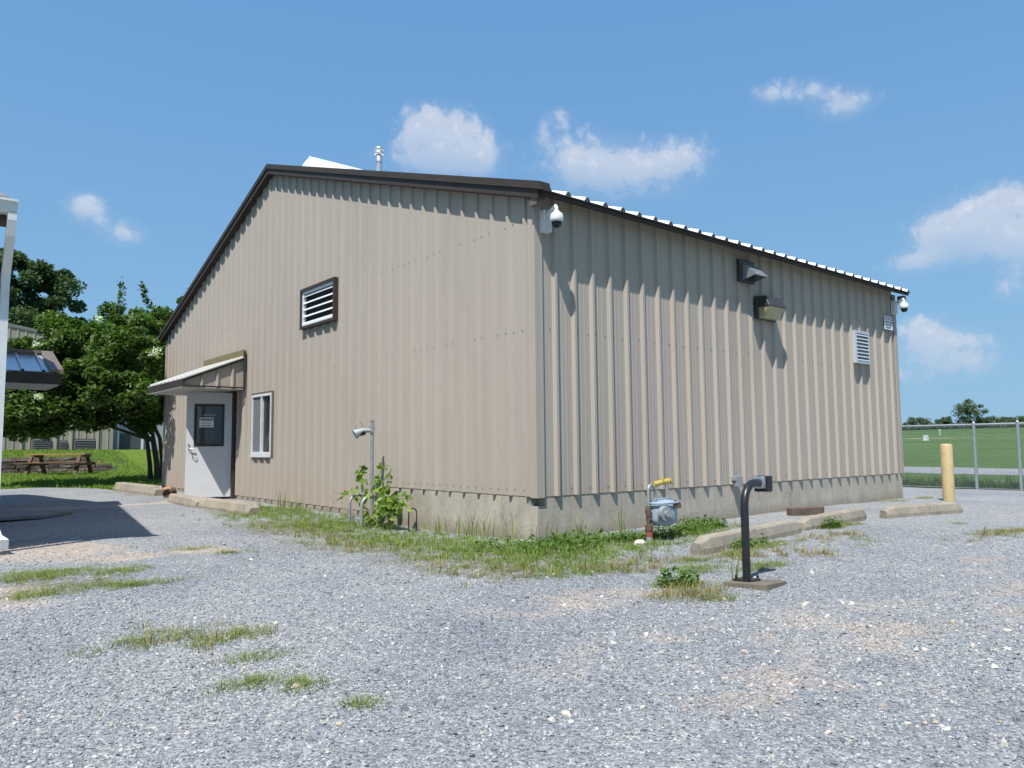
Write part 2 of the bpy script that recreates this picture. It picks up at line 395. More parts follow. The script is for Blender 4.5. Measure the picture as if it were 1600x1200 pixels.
def nonuni(*segs):
    return np.unique(np.round(np.concatenate([np.arange(a, b, s) for a, b, s in segs]), 4))
gx = nonuni((-700, -40, 30), (-40, -12, 2), (-12, 13.2, .5), (13.2, 30, .6), (30, 100, 4), (100, 1100, 40))
gy = nonuni((-700, -60, 40), (-60, -14, 4), (-14, 22, .6), (22, 24, .25), (24, 33, .1), (33, 60, 2), (60, 900, 40))
def ground_z(X, Y):
    z = gz(X, Y)
    inside = (X > -30) & (X < 12.6) & (Y > -20) & (Y < lot_edge(np.clip(X, -14, 13)) - .7)
    return z - np.where(inside, .07, .0)
grid('ground', gx, gy, M['field'], zf=ground_z)
# mown lawn on the left behind the lot, up to the bank and the far building
grid('lawn', np.arange(-16, 3.6, .15), np.arange(14.2, 32, .15), M['lawn'], .006,
     keep=lambda x, y: (y > lot_edge(x) - .35) & ~((x > .0) & (y < 14.6)))
grid('gravel_lot', np.arange(-14, 13.0, .1), np.arange(-12, 18.6, .1), M['gravel'], .012,
     keep=lambda x, y: (y < lot_edge(x)) & ~((x > .15) & (x < 9.0) & (y > .1) & (y < 14.5)))
def strip(name, x0, x1, m, z=.008, sk=0):
    ys = np.arange(-60, 60, 1.0); xs = np.linspace(0, 1, 4)
    X = x0 + (x1-x0)*xs[:, None] + sk*ys[None, :] + .06*np.sin(ys*1.7)[None, :]; Y = np.repeat(ys[None, :], 4, 0)
    V = np.stack([X, Y, gz(X, Y)+z], -1).reshape(-1, 3); ny = len(ys)
    F = [(i*ny+j, (i+1)*ny+j, (i+1)*ny+j+1, i*ny+j+1) for i in range(3) for j in range(ny-1)]
    np_mesh(name, V, np.array(F), m)['kind'] = 'structure'
strip('gravel_path', 14.9, 16.3, M['gravel'])
strip('gravel_path', 18.6, 22.2, M['gravel'])
strip('dirt_track', 84, 86, M['sand'], .02, -.12)

# ------------------------------------------------------------------ the metal building
RY, SR = 7.6, .3265                       # ridge position and right roof slope
SL = .339
W, LR = 14.65, 9.06
def rake(y): return 3.365 + SR*y if y <= RY else 3.365 + SR*RY - SL*(y-RY)
bld = thing('metal_building', 'large tan ribbed metal building with dark brown trim on a concrete foundation', 'building', (4.5, 7.3, -.5))

FT = .3048
def rib_profile(u0, u1, phase, h=.034, minor=True):
    """(u, offset) breakpoints of ribbed sheet between u0 and u1"""
    pr = [(u0, 0)]
    k = math.ceil((u0 - phase - .05)/FT)
    while True:
        c = phase + k*FT
        q = [(c-.017-h*.55, 0), (c-.017, h), (c+.017, h), (c+.017+h*.55, 0)]
        if minor:
            for mc in (c+.118, c+.187): q += [(mc-.016, 0), (mc-.006, .0022), (mc+.006, .0022), (mc+.016, 0)]
        for u, o in q:
            if u0 < u < u1: pr.append((u, o))
        k += 1
        if c > u1: break
    pr.append((u1, 0)); return pr

def sheet(mb, pr, P, zb, zt, holes=(), out=None):
    """vertical ribbed sheet; P(u,o,z) -> point; holes (u0,u1,z0,z1)"""
    us = sorted(set([u for u, _ in pr] + [h for a in holes for h in a[:2]]))
    pu = np.array([u for u, _ in pr]); po = np.array([o for _, o in pr])
    for a, b in zip(us[:-1], us[1:]):
        if b - a < 1e-6: continue
        oa, ob = float(np.interp(a, pu, po)), float(np.interp(b, pu, po))
        c = (a+b)/2
        hs = [h for h in holes if h[0] <= c <= h[1]]
        segs = [(zb(c), None)]
        lo = zb(c); parts = []
        for h in sorted(hs, key=lambda q: q[2]):
            if h[2] > lo: parts.append((lo, h[2]))
            lo = h[3]
        parts.append((lo, None))
        for z0, z1 in parts:
            za, zc = (z1, z1) if z1 is not None else (zt(a), zt(b))
            mb.add([P(a, oa, z0), P(b, ob, z0), P(b, ob, zc), P(a, oa, za)], [(0,1,2,3)])

OUT = .006                                 # sheet stands this far outside the foundation face
PL = lambda u, o, z: (-OUT-o, u, z)       # gable wall towards the camera's left
PR = lambda u, o, z: (u, -OUT-o, z)       # side wall
PHL, PHR = .1472, .2842
HOLES = [(9.43, 10.40, -.6, 1.75), (7.47, 8.47, .44, 1.63), (4.87, 6.12, 2.66, 3.30)]
STEP = 3.46
gw = MB()
sheet(gw, rib_profile(.09, W-.06, PHL, .032, False), PL, lambda u: (0 if u < STEP else -.385), lambda u: rake(u)+.05, HOLES)
def screws(mb, pts, ax):
    for q in pts:
        x, y, z = q; r = .0105
        if ax == 'x': mb.add([(x-.005, y-r, z-r*.6), (x-.005, y+r*.2, z-r), (x-.005, y+r, z+r*.5), (x-.005, y-r*.4, z+r)], [(0,1,2,3)], 1); mb.add([(x-.007, y-r*.5, z+r*.1), (x-.007, y+r*.6, z+r*.2), (x-.007, y+r*.4, z+r*.9), (x-.007, y-r*.4, z+r)], [(0,1,2,3)], 2)
        else: mb.add([(x-r, y-.005, z-r*.6), (x+r*.2, y-.005, z-r), (x+r, y-.005, z+r*.5), (x-r*.4, y-.005, z+r)], [(0,1,2,3)], 1); mb.add([(x-r*.5, y-.007, z+r*.1), (x+r*.6, y-.007, z+r*.2), (x+r*.4, y-.007, z+r*.9), (x-r*.4, y-.007, z+r)], [(0,1,2,3)], 2)
def inhole(u, z): return any(a-.1 < u < b+.1 and c-.1 < z < d+.1 for a, b, c, d in HOLES)
pts = []
for k in range(0, 47):
    for du in (.07, -.075):
        u = PHL + k*FT + du
        for z in ((.07 if u < STEP else -.31), 1.885, 3.15):
            if z < rake(u)-.1 and .2 < u < W-.2 and not inhole(u, z) and random.random() < .72:
                pts.append((-OUT, u, z + random.uniform(-.008, .008)))
screws(gw, pts, 'x')
obj('gable_wall', gw, [M['siding'], M['screwhole'], M['screw']], bld)
sw = MB()
sheet(sw, rib_profile(.09, LR-.06, PHR, .042), PR, lambda u: 0, lambda u: 3.43)
pts = []
for k in range(0, 29):
    for du in (.07, -.075):
        u = PHR + k*FT + du
        for z in (.07, 1.885):
            if .2 < u < LR-.1 and random.random() < .8: pts.append((u, -OUT, z + random.uniform(-.008, .008)))
screws(sw, pts, 'y')
obj('side_wall', sw, [M['siding'], M['screwhole'], M['screw']], bld)
bw = MB()
sheet(bw, rib_profile(.06, W-.06, PHL), lambda u, o, z: (LR+OUT+o, u, z), lambda u: 0, lambda u: rake(u)+.05)
sheet(bw, rib_profile(.06, LR-.06, PHR), lambda u, o, z: (u, W+OUT+o, z), lambda u: -.4, lambda u: 3.45)
obj('rear_wall', bw, M['siding'], bld)
t = .0375
for (x, y, sx, sy, zb, zt) in ((0,0,-1,-1,-.012,3.36), (LR,0,1,-1,-.0,3.36), (0,W,-1,1,-.385,3.42)):
    xo, yo = x + sx*(OUT+.03), y + sy*(OUT+.03)
    ct = MB(); ct.prism([(xo, yo, zb), (xo - sx*.115, yo, zb), (xo - sx*.115, yo - sy*.018, zb), (xo - sx*.018, yo - sy*.018, zb), (xo - sx*.018, yo - sy*.115, zb), (xo, yo - sy*.115, zb)], (0, 0, zt-zb)); obj('corner_trim', ct, M['siding'], bld)
fd = MB()
fd.box(0, 0, -1.0, LR, .25, -.105); fd.box(.11, 0, -.105, LR, .25, .03); fd.box(0, .13, -.105, .11, .25, .03); fd.box(0, .25, -1.0, .25, STEP+.05, .03)
fd.box(0, STEP+.05, -1.0, .25, W, -.30); fd.box(LR-.25, .25, -1.0, LR, W, .03); fd.box(.25, W-.25, -1.0, LR-.25, W, -.05)
fd.box(LR-.30, -.006, -1.0, LR+.012, .30, .0)
obj('foundation', fd, M['conc'], bld)

# roof
EV, RK = .24, .155
def roofz(y): return (3.338 + SR*(y+EV)) if y <= RY else (3.338 + SR*(RY+EV) - SL*(y-RY))
def roof_side(y0, y1, x0, x1, th=.062):
    mb = MB(); pr = []
    k = math.ceil((x0 - PHR)/FT); pr.append((x0, 0))
    while PHR + k*FT < x1:
        c = PHR + k*FT
        pr += [(c-.05, 0), (c-.018, .046), (c+.018, .046), (c+.05, 0)]; k += 1
    pr.append((x1, 0)); n = len(pr)
    top = [(x, y, roofz(y)+th+o) for y in (y0, y1) for x, o in pr]
    fl = (lambda q: q) if y1 > y0 else (lambda q: q[::-1])
    mb.add(top, [fl((i, i+1, n+i+1, n+i)) for i in range(n-1)], 0)
    z0 = roofz(y0); 
    for (xa, oa), (xb, ob) in zip(pr[:-1], pr[1:]):
        mb.add([(xa, y0, z0+th-.012), (xb, y0, z0+th-.012), (xb, y0, z0+th+ob), (xa, y0, z0+th+oa)], [fl((0,1,2,3))], 1)
    mb.add([(x0, y0, roofz(y0)+th-.012), (x1, y0, roofz(y0)+th-.012), (x1, y1, roofz(y1)+th-.012), (x0, y1, roofz(y1)+th-.012)], [fl((0,3,2,1))], 1)
    return mb
rf = obj('roof', roof_side(-EV-.03, RY, -RK+.02, LR+.17), [M['roof'], M['roofend']], bld)
obj('roof', roof_side(W+EV+.03, RY, -RK+.02, LR+.17), [M['roof'], M['roofend']], bld)
rc = MB(); 
for sgn, y in ((-1, RY-.22), (1, RY+.22)):
    z = roofz(y)+.125; zt = roofz(RY)+.135
    rc.add([(-.17, y, z), (LR+.18, y, z), (LR+.18, RY, zt), (-.17, RY, zt)], [(0,1,2,3) if sgn < 0 else (3,2,1,0)])
obj('ridge_cap', rc, M['roof'], rf)
ev = MB(); ev.box(-.10, -EV, 3.338, LR+.15, -EV+.03, 3.398)
ev.prism([(-.10, -EV+.03, 3.345), (-.10, -.03, 3.345+SR*.21), (-.10, -.03, 3.36+SR*.21), (-.10, -EV+.03, 3.36)], (LR+.25, 0, 0))
obj('eave_trim', ev, M['trim'], bld)
rk = MB()
def rake_board(xa, xb, za, zb, y0, y1):
    ys = [y0, RY, y1]
    for a, b in zip(ys[:-1], ys[1:]):
        A = [(xa, a, rake(a)+za), (xb, a, rake(a)+za), (xb, b, rake(b)+za), (xa, b, rake(b)+za), (xa, a, rake(a)+zb), (xb, a, rake(a)+zb), (xb, b, rake(b)+zb), (xa, b, rake(b)+zb)]
        rk.hexa(A)
rake_board(-RK+.012, -.03, 0, .098, -EV+.02, W+EV-.02)
rake_board(-RK-.012, -.02, .10, .19, -EV-.05, W+EV+.05)
obj('rake_trim', rk, M['trim'], bld)
for xa, xb, za, zb in ((LR+.06, LR+.16, 3.26, 3.336), (-.125, -.05, 3.24, 3.336)):
    rb = MB(); rb.box(xa, -EV+.06, za, xb, -.06, zb); obj('eave_end_box', rb, M['trim2'], bld)

# louvered opening high on the gable wall
def frame(mb, y0, y1, z0, z1, w, xa, xb, mi=0):
    mb.box(xa, y0, z0, xb, y0+w, z1, mi); mb.box(xa, y1-w, z0, xb, y1, z1, mi)
    mb.box(xa, y0+w, z0, xb, y1-w, z0+w, mi); mb.box(xa, y0+w, z1-w, xb, y1-w, z1, mi)
f = MB(); frame(f, 4.835, 6.155, 2.625, 3.335, .048, -.085, -.0)
lv = obj('louver_vent', f, M['trim'], bld)
f = MB(); f.box(.02, 4.87, 2.66, .03, 6.12, 3.30)
obj('vent_back', f, M['dark'], lv)
f = MB()
frame(f, 4.885, 6.105, 2.675, 3.285, .035, -.06, .0)
for k in range(5):
    z = 2.74 + k*.118
    f.prism([(-.055, 4.92, z-.028), (-.055, 4.92, z-.018), (.0, 4.92, z+.03), (.0, 4.92, z+.02)], (0, 1.15, 0))
obj('louver_slats', f, M['shutter'], lv)

# sliding window
f = MB(); frame(f, 7.425, 8.49, .40, 1.645, .022, -.046, -.0)
wn = obj('window', f, M['trim2'], bld)
f = MB(); frame(f, 7.458, 8.462, .445, 1.612, .05, -.05, .02); f.box(-.045, 7.94, .495, .01, 7.99, 1.562); f.box(-.062, 7.458, .395, -.035, 8.462, .442)
obj('window_frame', f, M['white2'], wn)
f = MB(); f.box(.0, 7.50, .49, .006, 7.945, 1.565); obj('pane', f, M['glass'], wn)
f = MB(); f.box(-.025, 7.985, .49, -.019, 8.415, 1.565); obj('screen_pane', f, M['screen'], wn)
f = MB(); f.box(.35, 7.3, .3, .37, 8.6, 1.75); obj('window_blind', f, M['dark'], wn)  # near-black sheet stands in for the unlit room behind the panes
f = MB(); f.box(.12, 7.52, .49, .24, 7.72, .62); f.box(.10, 7.60, .49, .2, 7.80, .57); f.prism([(.15, 7.50, .62), (.15, 7.75, .62), (.15, 7.50, .95)], (.02,0,0)); obj('sill_clutter', f, M['sand'], wn)

# door, standing open on its right hinge
HY = 9.44
df = MB()
df.box(-.085, HY-.10, -.46, .02, HY, 1.78); df.box(-.085, HY+.98, -.46, .02, HY+1.07, 1.78); df.box(-.085, HY, 1.74, .02, HY+.98, 1.80)
obj('door_frame', df, M['trim'], bld)
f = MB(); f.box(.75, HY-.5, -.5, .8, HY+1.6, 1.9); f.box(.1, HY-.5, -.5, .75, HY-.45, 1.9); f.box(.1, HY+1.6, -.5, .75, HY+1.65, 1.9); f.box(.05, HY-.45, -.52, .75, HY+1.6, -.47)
obj('doorway_lining', f, M['dark'], bld)  # near-black box paints the darkness inside the doorway
fx, fy = -.872, 9.82                          # free edge on the ground plan
hx, hy = -.07, HY+.02
dl = math.hypot(fx-hx, fy-hy); ang = math.atan2(fy-hy, fx-hx)
DM = Matrix.Translation((hx, hy, -.415)) @ Matrix.Rotation(ang, 4, 'Z')   # local x along the leaf from hinge, local y its face
def dbox(mb, x0, y0, z0, x1, y1, z1, mi=0): mb.box(x0, y0, z0, x1, y1, z1, mi, DM)
DH = 2.13
f = MB(); wx0, wx1, wz0, wz1 = .17, dl-.17, 1.05, 1.88
dbox(f, 0, -.022, 0, wx0, .022, DH); dbox(f, wx1, -.022, 0, dl, .022, DH); dbox(f, wx0, -.022, 0, wx1, .022, wz0); dbox(f, wx0, -.022, wz1, wx1, .022, DH)
door = obj('door', f, M['door'], bld)
f = MB()
for s0, s1 in ((.022, .032), (-.032, -.022)):
    dbox(f, wx0-.02, s0, wz0-.02, wx0+.025, s1, wz1+.02); dbox(f, wx1-.025, s0, wz0-.02, wx1+.02, s1, wz1+.02)
    dbox(f, wx0+.025, s0, wz0-.02, wx1-.025, s1, wz0+.025); dbox(f, wx0+.025, s0, wz1-.025, wx1-.025, s1, wz1+.02)
obj('door_window_frame', f, M['trim'], door)
f = MB(); dbox(f, wx0, -.004, wz0, wx1, .004, wz1); obj('door_pane', f, M['doorglass'], door)
# which face looks at the camera: the +y local side or the -y one
nrm = (DM.to_3x3() @ Vector((0,1,0))); sgn = 1 if nrm.dot(Vector((-5.5,-6.3,0)) - Vector((hx,hy,0))) > 0 else -1
f = MB()
def face(x0, z0, x1, z1, d, mi):   # flat print on the pane, x measured from the hinge
    y = sgn*(.0045+d); f.add([DM @ Vector(q) for q in ((x0,y,z0),(x1,y,z0),(x1,y,z1),(x0,y,z1))], [(0,1,2,3)], mi)
face(.36, 1.42, .63, 1.62, .001, 0)
face(.375, 1.555, .61, 1.603, .002, 1); face(.39, 1.445, .60, 1.462, .002, 1)
for i in range(5): face(.41+.04*i, 1.49, .438+.04*i, 1.527, .002, 2)
for i in range(4): face(.40+.05*i, 1.566, .435+.05*i, 1.592, .003, 2)
for i in range(6): face(.335+.038*i, 1.655, .360+.038*i, 1.687+.008*(i % 2), .001, 2)
obj('door_notice', f, [M['paper'], M['ink'], M['greymetal']], door)
f = MB(); hz = .96; hs = sgn
f.tube([DM @ Vector(q) for q in ((dl-.055, hs*.022, 1.08), (dl-.055, hs*.05, 1.08))], .018, 10)
f.tube([DM @ Vector(q) for q in ((dl-.06, hs*.022, .99), (dl-.06, hs*.06, .99), (dl-.10, hs*.07, .985), (dl-.18, hs*.07, .97))], .012, 8)
f.tube([DM @ Vector(q) for q in ((dl-.10, hs*.022, .97), (dl-.10, hs*.055, .95), (dl-.11, hs*.06, .88), (dl-.17, hs*.06, .80), (dl-.22, hs*.05, .80), (dl-.22, hs*.022, .80))], .008, 8)
obj('door_handle', f, M['galv'], door)

# canopy over the door
cn = MB(); Y0, Y1 = 8.86, 11.35; xf = -1.25; zt_, zf_ = 2.43, 1.925
cn.hexa([(-.03, Y0-.03, zt_-.02), (xf, Y0-.03, zf_-.02), (xf, Y1+.03, zf_-.02), (-.03, Y1+.03, zt_-.02), (-.03, Y0-.03, zt_), (xf, Y0-.03, zf_), (xf, Y1+.03, zf_), (-.03, Y1+.03, zt_)])
for k in range(9):
    y = Y0 + .05 + k*.285
    cn.prism([(-.03, y-.03, zt_), (-.03, y-.012, zt_+.03), (-.03, y+.012, zt_+.03), (-.03, y+.03, zt_)], (xf+.03, 0, zf_-zt_))
canopy = obj('door_canopy', cn, M['canopy'], bld)
pr = [(-.05, 0), (-.24, 0), (-.262, -.03), (-.29, -.03), (-.312, 0), (-.54, 0), (-.562, -.03), (-.59, -.03), (-.612, 0), (-.84, 0), (-.862, -.03), (-.89, -.03), (-.912, 0), (-1.22, 0)]
ztop = lambda x: zt_-.022 + (zf_-zt_)*((-.03-x)/(-.03-xf))
zbt = 1.80
for yb in (Y0+.035, Y1-.035):
    ck = MB()
    for (xa, oa), (xb, ob) in zip(pr[:-1], pr[1:]):
        ck.add([(xa, yb+oa, zbt), (xb, yb+ob, zbt), (xb, yb+ob, max(zbt, ztop(xb))), (xa, yb+oa, max(zbt, ztop(xa)))], [(0,3,2,1)])
    obj('canopy_cheek', ck, M['siding'], canopy)
cs = MB(); cs.box(-1.24, Y0+.04, 1.755, -.04, Y1-.04, 1.775); obj('canopy_soffit', cs, M['soffit'], canopy)
cb = MB(); cb.box(xf+.005, Y0-.01, 1.775, xf+.045, Y1+.01, zf_-.03); cb.box(-1.22, Y0-.005, 1.77, -.04, Y0+.02, 1.80); cb.box(-.075, Y0-.03, 1.74, -.035, Y0+.0, zt_+.10)
cb.prism([(-.06, Y0-.02, zt_-.075), (-1.225, Y0-.02, zf_-.055), (-1.225, Y0-.02, zf_-.025), (-.06, Y0-.02, zt_-.03)], (0, .03, 0))
obj('canopy_trim', cb, M['trim'], canopy)
ch = MB(); ch.box(-.085, Y0-.0, zt_+.005, -.04, Y1+.02, zt_+.135); obj('canopy_header', ch, M['olive'], canopy)

# things let into or standing on the building's skin
hv = MB(); hv.box(3.90, -.085, 2.93, 3.94, -.035, 3.26); hv.box(3.94, -.085, 2.93, 4.29, -.035, 3.26)
h = obj('exhaust_hood', hv, M['bronze'], bld)
hv = MB()
hv.add([(3.97,-.087,3.22),(4.27,-.087,3.22),(4.27,-.30,3.02),(3.97,-.30,3.02),(3.97,-.087,2.95),(4.27,-.087,2.95),(4.27,-.29,3.0),(3.97,-.29,3.0)],
       [(0,1,2,3),(0,3,7,4),(1,5,6,2),(3,2,6,7)])
hv.add([(3.95,-.31,3.005),(4.29,-.31,3.005),(4.29,-.29,3.03),(3.95,-.29,3.03)], [(0,1,2,3)])
obj('hood_flap', hv, M['galv'], h)
sv = MB(); 
def sframe(mb, x0, x1, z0, z1, w, ya, yb):
    mb.box(x0, ya, z0, x0+w, yb, z1); mb.box(x1-w, ya, z0, x1, yb, z1); mb.box(x0+w, ya, z0, x1-w, yb, z0+w); mb.box(x0+w, ya, z1-w, x1-w, yb, z1)
sframe(sv, 7.29, 7.80, 1.95, 2.52, .045, -.11, -.02)
for k in range(8):
    z = 2.00 + k*.062
    sv.prism([(7.335, -.118, z), (7.335, -.06, z+.07), (7.335, -.05, z+.065), (7.335, -.11, z-.006)], (.42, 0, 0))
obj('side_louver', sv, M['greyshutter'], bld)
jb = MB(); jb.box(3.62, -.13, -.03, 3.74, -.06, .12); jb.tube([(3.68, -.095, .12), (3.68, -.095, .2)], .018, 8); jb.box(3.60, -.10, .05, 3.76, -.035, .11)
obj('junction_box', jb, M['greymetal'], bld, bevel=.006)
fl = MB(); fc = (1.26, 5.78, 0)
fl.lathe(fc, [(.052, 5.2), (.052, 6.0)], 16); fl.lathe(fc, [(.062, 5.85), (.062, 5.98), (.052, 5.99)], 16)
fl.lathe(fc, [(.0, 6.0), (.085, 6.0), (.09, 6.01), (.09, 6.055), (.08, 6.06), (.08, 6.075), (.09, 6.08), (.09, 6.125), (.06, 6.14), (0, 6.145)], 16)
fl.lathe(fc, [(.16, 5.335), (.055, 5.55)], 16)
obj('flue_pipe', fl, M['galv'], bld)
rh = MB(); xa, xb = .85, 1.75
rh.prism([(xa, 5.45, 5.1), (xa, 5.45, 5.46), (xa, 7.96, 6.52), (xa, 8.22, 6.47), (xa, 8.40, 6.33), (xa, 8.40, 5.2)], (xb-xa, 0, 0))
rh.prism([(xa+.002, 5.40, 5.445), (xa+.002, 5.40, 5.475), (xa+.002, 7.95, 6.552), (xa+.002, 7.95, 6.522)], (xb-xa-.004, 0, 0))
obj('roof_vent_hood', rh, M['roof'], bld)

# ------------------------------------------------------------------ fixtures hung on the building
def make_camera(label):
    t = thing('security_camera', label, 'security camera', (0,0,0), 'dome cameras under the eave')
    f = MB(); f.box(-.075, -.09, -.19, .075, -.01, .10); f.box(-.085, -.012, -.20, .085, .0, .11)
    for zz in (-.17, .08): f.tube([(-.05, -.09, zz), (-.05, -.1, zz)], .012, 8)
    obj('mount_box', f, M['camw'], t, bevel=.008)
    f = MB(); f.tube([(0,-.09,.02),(0,-.15,.075),(0,-.21,.115),(0,-.245,.12),(0,-.262,.10),(0,-.265,.05)], [.04,.036,.033,.03,.029,.029], 12)
    obj('arm', f, M['camw'], t)
    f = MB(); f.lathe((0,-.265,0), [(.0,.06),(.035,.055),(.055,.03),(.085,.012),(.098,-.03),(.100,-.075),(.092,-.095),(.080,-.10),(0,-.10)], 24)
    obj('housing', f, M['camw'], t)
    f = MB(); f.lathe((0,-.265,0), [(.074,-.10),(.072,-.13),(.058,-.158),(.032,-.175),(0,-.18)], 20)
    obj('dome', f, M['dome'], t)
    return t
c1 = make_camera('white dome camera on an arm at the near corner of the tan building'); c1.location = (.115, -.035, 3.145); c1.scale = (.78, .80, .84)
c2 = dup(c1, (8.96, -.035, 3.14), None, 'white dome camera under the eave above the small sign, at the far corner')

wl = thing('wall_lamp', 'dark bronze wall pack lamp with a yellowed glass front on the ribbed wall', 'wall lamp', (4.6, -.035, 2.45))
f = MB(); f.box(4.33, -.075, 2.42, 4.86, -.035, 2.77); obj('back_plate', f, M['bronze'], wl, bevel=.01)
f = MB(); f.hexa([(4.36,-.27,2.60),(4.83,-.27,2.60),(4.84,-.07,2.60),(4.35,-.07,2.60),(4.385,-.19,2.765),(4.805,-.19,2.765),(4.82,-.07,2.765),(4.37,-.07,2.765)])
obj('hood', f, M['bronze'], wl, bevel=.012)
f = MB(); f.hexa([(4.42,-.155,2.43),(4.77,-.155,2.43),(4.81,-.07,2.43),(4.38,-.07,2.43),(4.37,-.26,2.598),(4.82,-.26,2.598),(4.82,-.07,2.598),(4.37,-.07,2.598)])
obj('lens', f, M['lens'], wl, bevel=.012)

sg = thing('warning_sign', 'small white sign with a faded red band under the far dome camera', 'sign', (8.68, -.07, 2.65))
f = MB(); f.box(8.50, -.078, 2.655, 8.835, -.070, 2.905); obj('panel', f, M['paper'], sg)
f = MB()
def pr_(x0, z0, x1, z1, mi, d=.002): f.add([(x0,-.078-d,z0),(x1,-.078-d,z0),(x1,-.078-d,z1),(x0,-.078-d,z1)], [(0,1,2,3)], mi)
pr_(8.52, 2.835, 8.815, 2.890, 0); 
for i in range(4): pr_(8.545+.065*i, 2.851, 8.59+.065*i, 2.874, 2, .004)
for i in range(3): pr_(8.54+.05*i, 2.782, 8.578+.05*i, 2.81, 1)
pr_(8.74, 2.775, 8.80, 2.815, 1)
for z in (2.745, 2.722, 2.695, 2.677): pr_(8.54, z, 8.80-random.uniform(0, .06), z+.009, 1)
obj('print', f, [M['redfade'], M['ink'], M['paper']], sg)

# ------------------------------------------------------------------ gooseneck stand
px_, py_ = -.66, -3.05; zg = G(px_, py_)
gs = thing('gooseneck_stand', 'black bent steel post with a small card reader box, bolted to a square concrete pad', 'reader post', (px_, py_, zg))
R_ = Matrix.Translation((-.625, -3.095, zg)) @ Matrix.Rotation(math.radians(-4), 4, Vector((.771,-.637,0))) @ Matrix.Rotation(math.radians(7), 4, 'Z')
f = MB(); f.box(-.165, -.165, -.04, .165, .165, .045, 0, R_); obj('concrete_pad', f, M['conc3'], gs, bevel=.008)
bx, by = px_, py_
f = MB(); f.box(bx-.07, by-.07, zg+.045, bx+.07, by+.07, zg+.06)
for sx in (-1, 1):
    for sy in (-1, 1): f.tube([(bx+sx*.055, by+sy*.055, zg+.065), (bx+sx*.055, by+sy*.055, zg+.085)], .009, 8)
obj('base_plate', f, M['black'], gs)
f = MB(); r = .033; ux, uy = .985, .17
r = .0295; path = [(bx, by, zg+.06), (bx, by, zg+.3), (bx, by, .10)]
for k in range(1, 10):
    a = (PI/2)*k/9; q = .165*(1-math.cos(a)); path.append((bx+ux*q, by+uy*q, .10+.165*math.sin(a)))
path.append((bx+ux*.27, by+uy*.27, .266))
f.tube(path, r, 16); obj('post', f, M['black'], gs)
RB = Matrix.Translation((bx+ux*.27, by+uy*.27, .266)) @ Matrix.Rotation(math.atan2(uy, ux), 4, 'Z')
f = MB(); f.tube([RB @ Vector((0,0,0)), RB @ Vector((.012,0,0))], .048, 16); f.box(.012, -.04, -.045, .045, .04, .045, 0, RB)
obj('coupling', f, M['galv'], gs, bevel=.004)
f = MB(); f.box(.045, -.055, -.072, .14, .055, .048, 0, RB); obj('reader_box', f, M['blackm'], gs, bevel=.006)

# ------------------------------------------------------------------ wheel stops
def stop_mesh(mb, Lh, wb=.09, wt=.058, h=.15, ch=.15, seed=0):
    rg = np.random.default_rng(seed)
    xs = np.concatenate([[-Lh, -Lh+.02], np.linspace(-Lh+ch, Lh-ch, 24), [Lh-.02, Lh]])
    prof = [(-wb, -.04), (-wb, .045), (-wt-.008, h-.02), (-wt+.015, h), (wt-.015, h), (wt+.008, h-.02), (wb, .045), (wb, -.04)]
    vs = []; n = len(prof)
    for x in xs:
        e = max(0, (abs(x)-(Lh-ch))/ch)
        for y, z in prof:
            zz = z if z < .05 else .045 + (z-.045)*(1-.50*e)
            yy = y*(1-.28*e)
            vs.append((x + rg.normal(0, .002), yy + rg.normal(0, .002), zz + rg.normal(0, .002)))
    fs = [(i*n+j, (i+1)*n+j, (i+1)*n+j+1, i*n+j+1) for i in range(len(xs)-1) for j in range(n-1)]
    fs += [tuple(range(n)), tuple(range(len(vs)-1, len(vs)-n-1, -1))]
    mb.add(vs, [q[::-1] for q in fs], 0)
def wheel_stop(cx, cy, ang, Lh, label, seed, tilt=0, **kw):
    mb = MB(); stop_mesh(mb, Lh, seed=seed, **kw)
    o = obj('wheel_stop', mb, M['conc2'], None, bevel=.006); o.location = (cx, cy, G(cx, cy)+.012); o.rotation_euler = (0, tilt, ang)
    return tag(o, label, 'wheel stop', 'concrete wheel stops on the gravel')
def between(ax, ay, bx, by, label, seed, **kw):
    return wheel_stop((ax+bx)/2, (ay+by)/2, math.atan2(by-ay, bx-ax), math.hypot(bx-ax, by-ay)/2, label, seed, **kw)
between(.33, -1.86, 2.62, -1.56, 'long weathered concrete wheel stop right behind the black bent post', 1)
between(2.80, -1.50, 4.80, -1.28, 'concrete wheel stop with a green weed against its side, middle of the right row', 2)
between(5.02, -1.47, 6.62, -1.84, 'concrete wheel stop in front of the cream bollard', 3)
between(-1.02, 14.85, -.86, 11.7, 'pale concrete wheel stop lying farthest back, towards the tree', 4, wb=.15, wt=.10, h=.20)
between(-1.14, 9.65, -1.24, 7.60, 'pale concrete wheel stop right beneath the open white door', 5, wb=.13, wt=.09, h=.17)
between(-1.22, 7.50, -1.10, 5.40, 'pale concrete wheel stop in front of the sliding window', 6, wb=.14, wt=.09, h=.17)

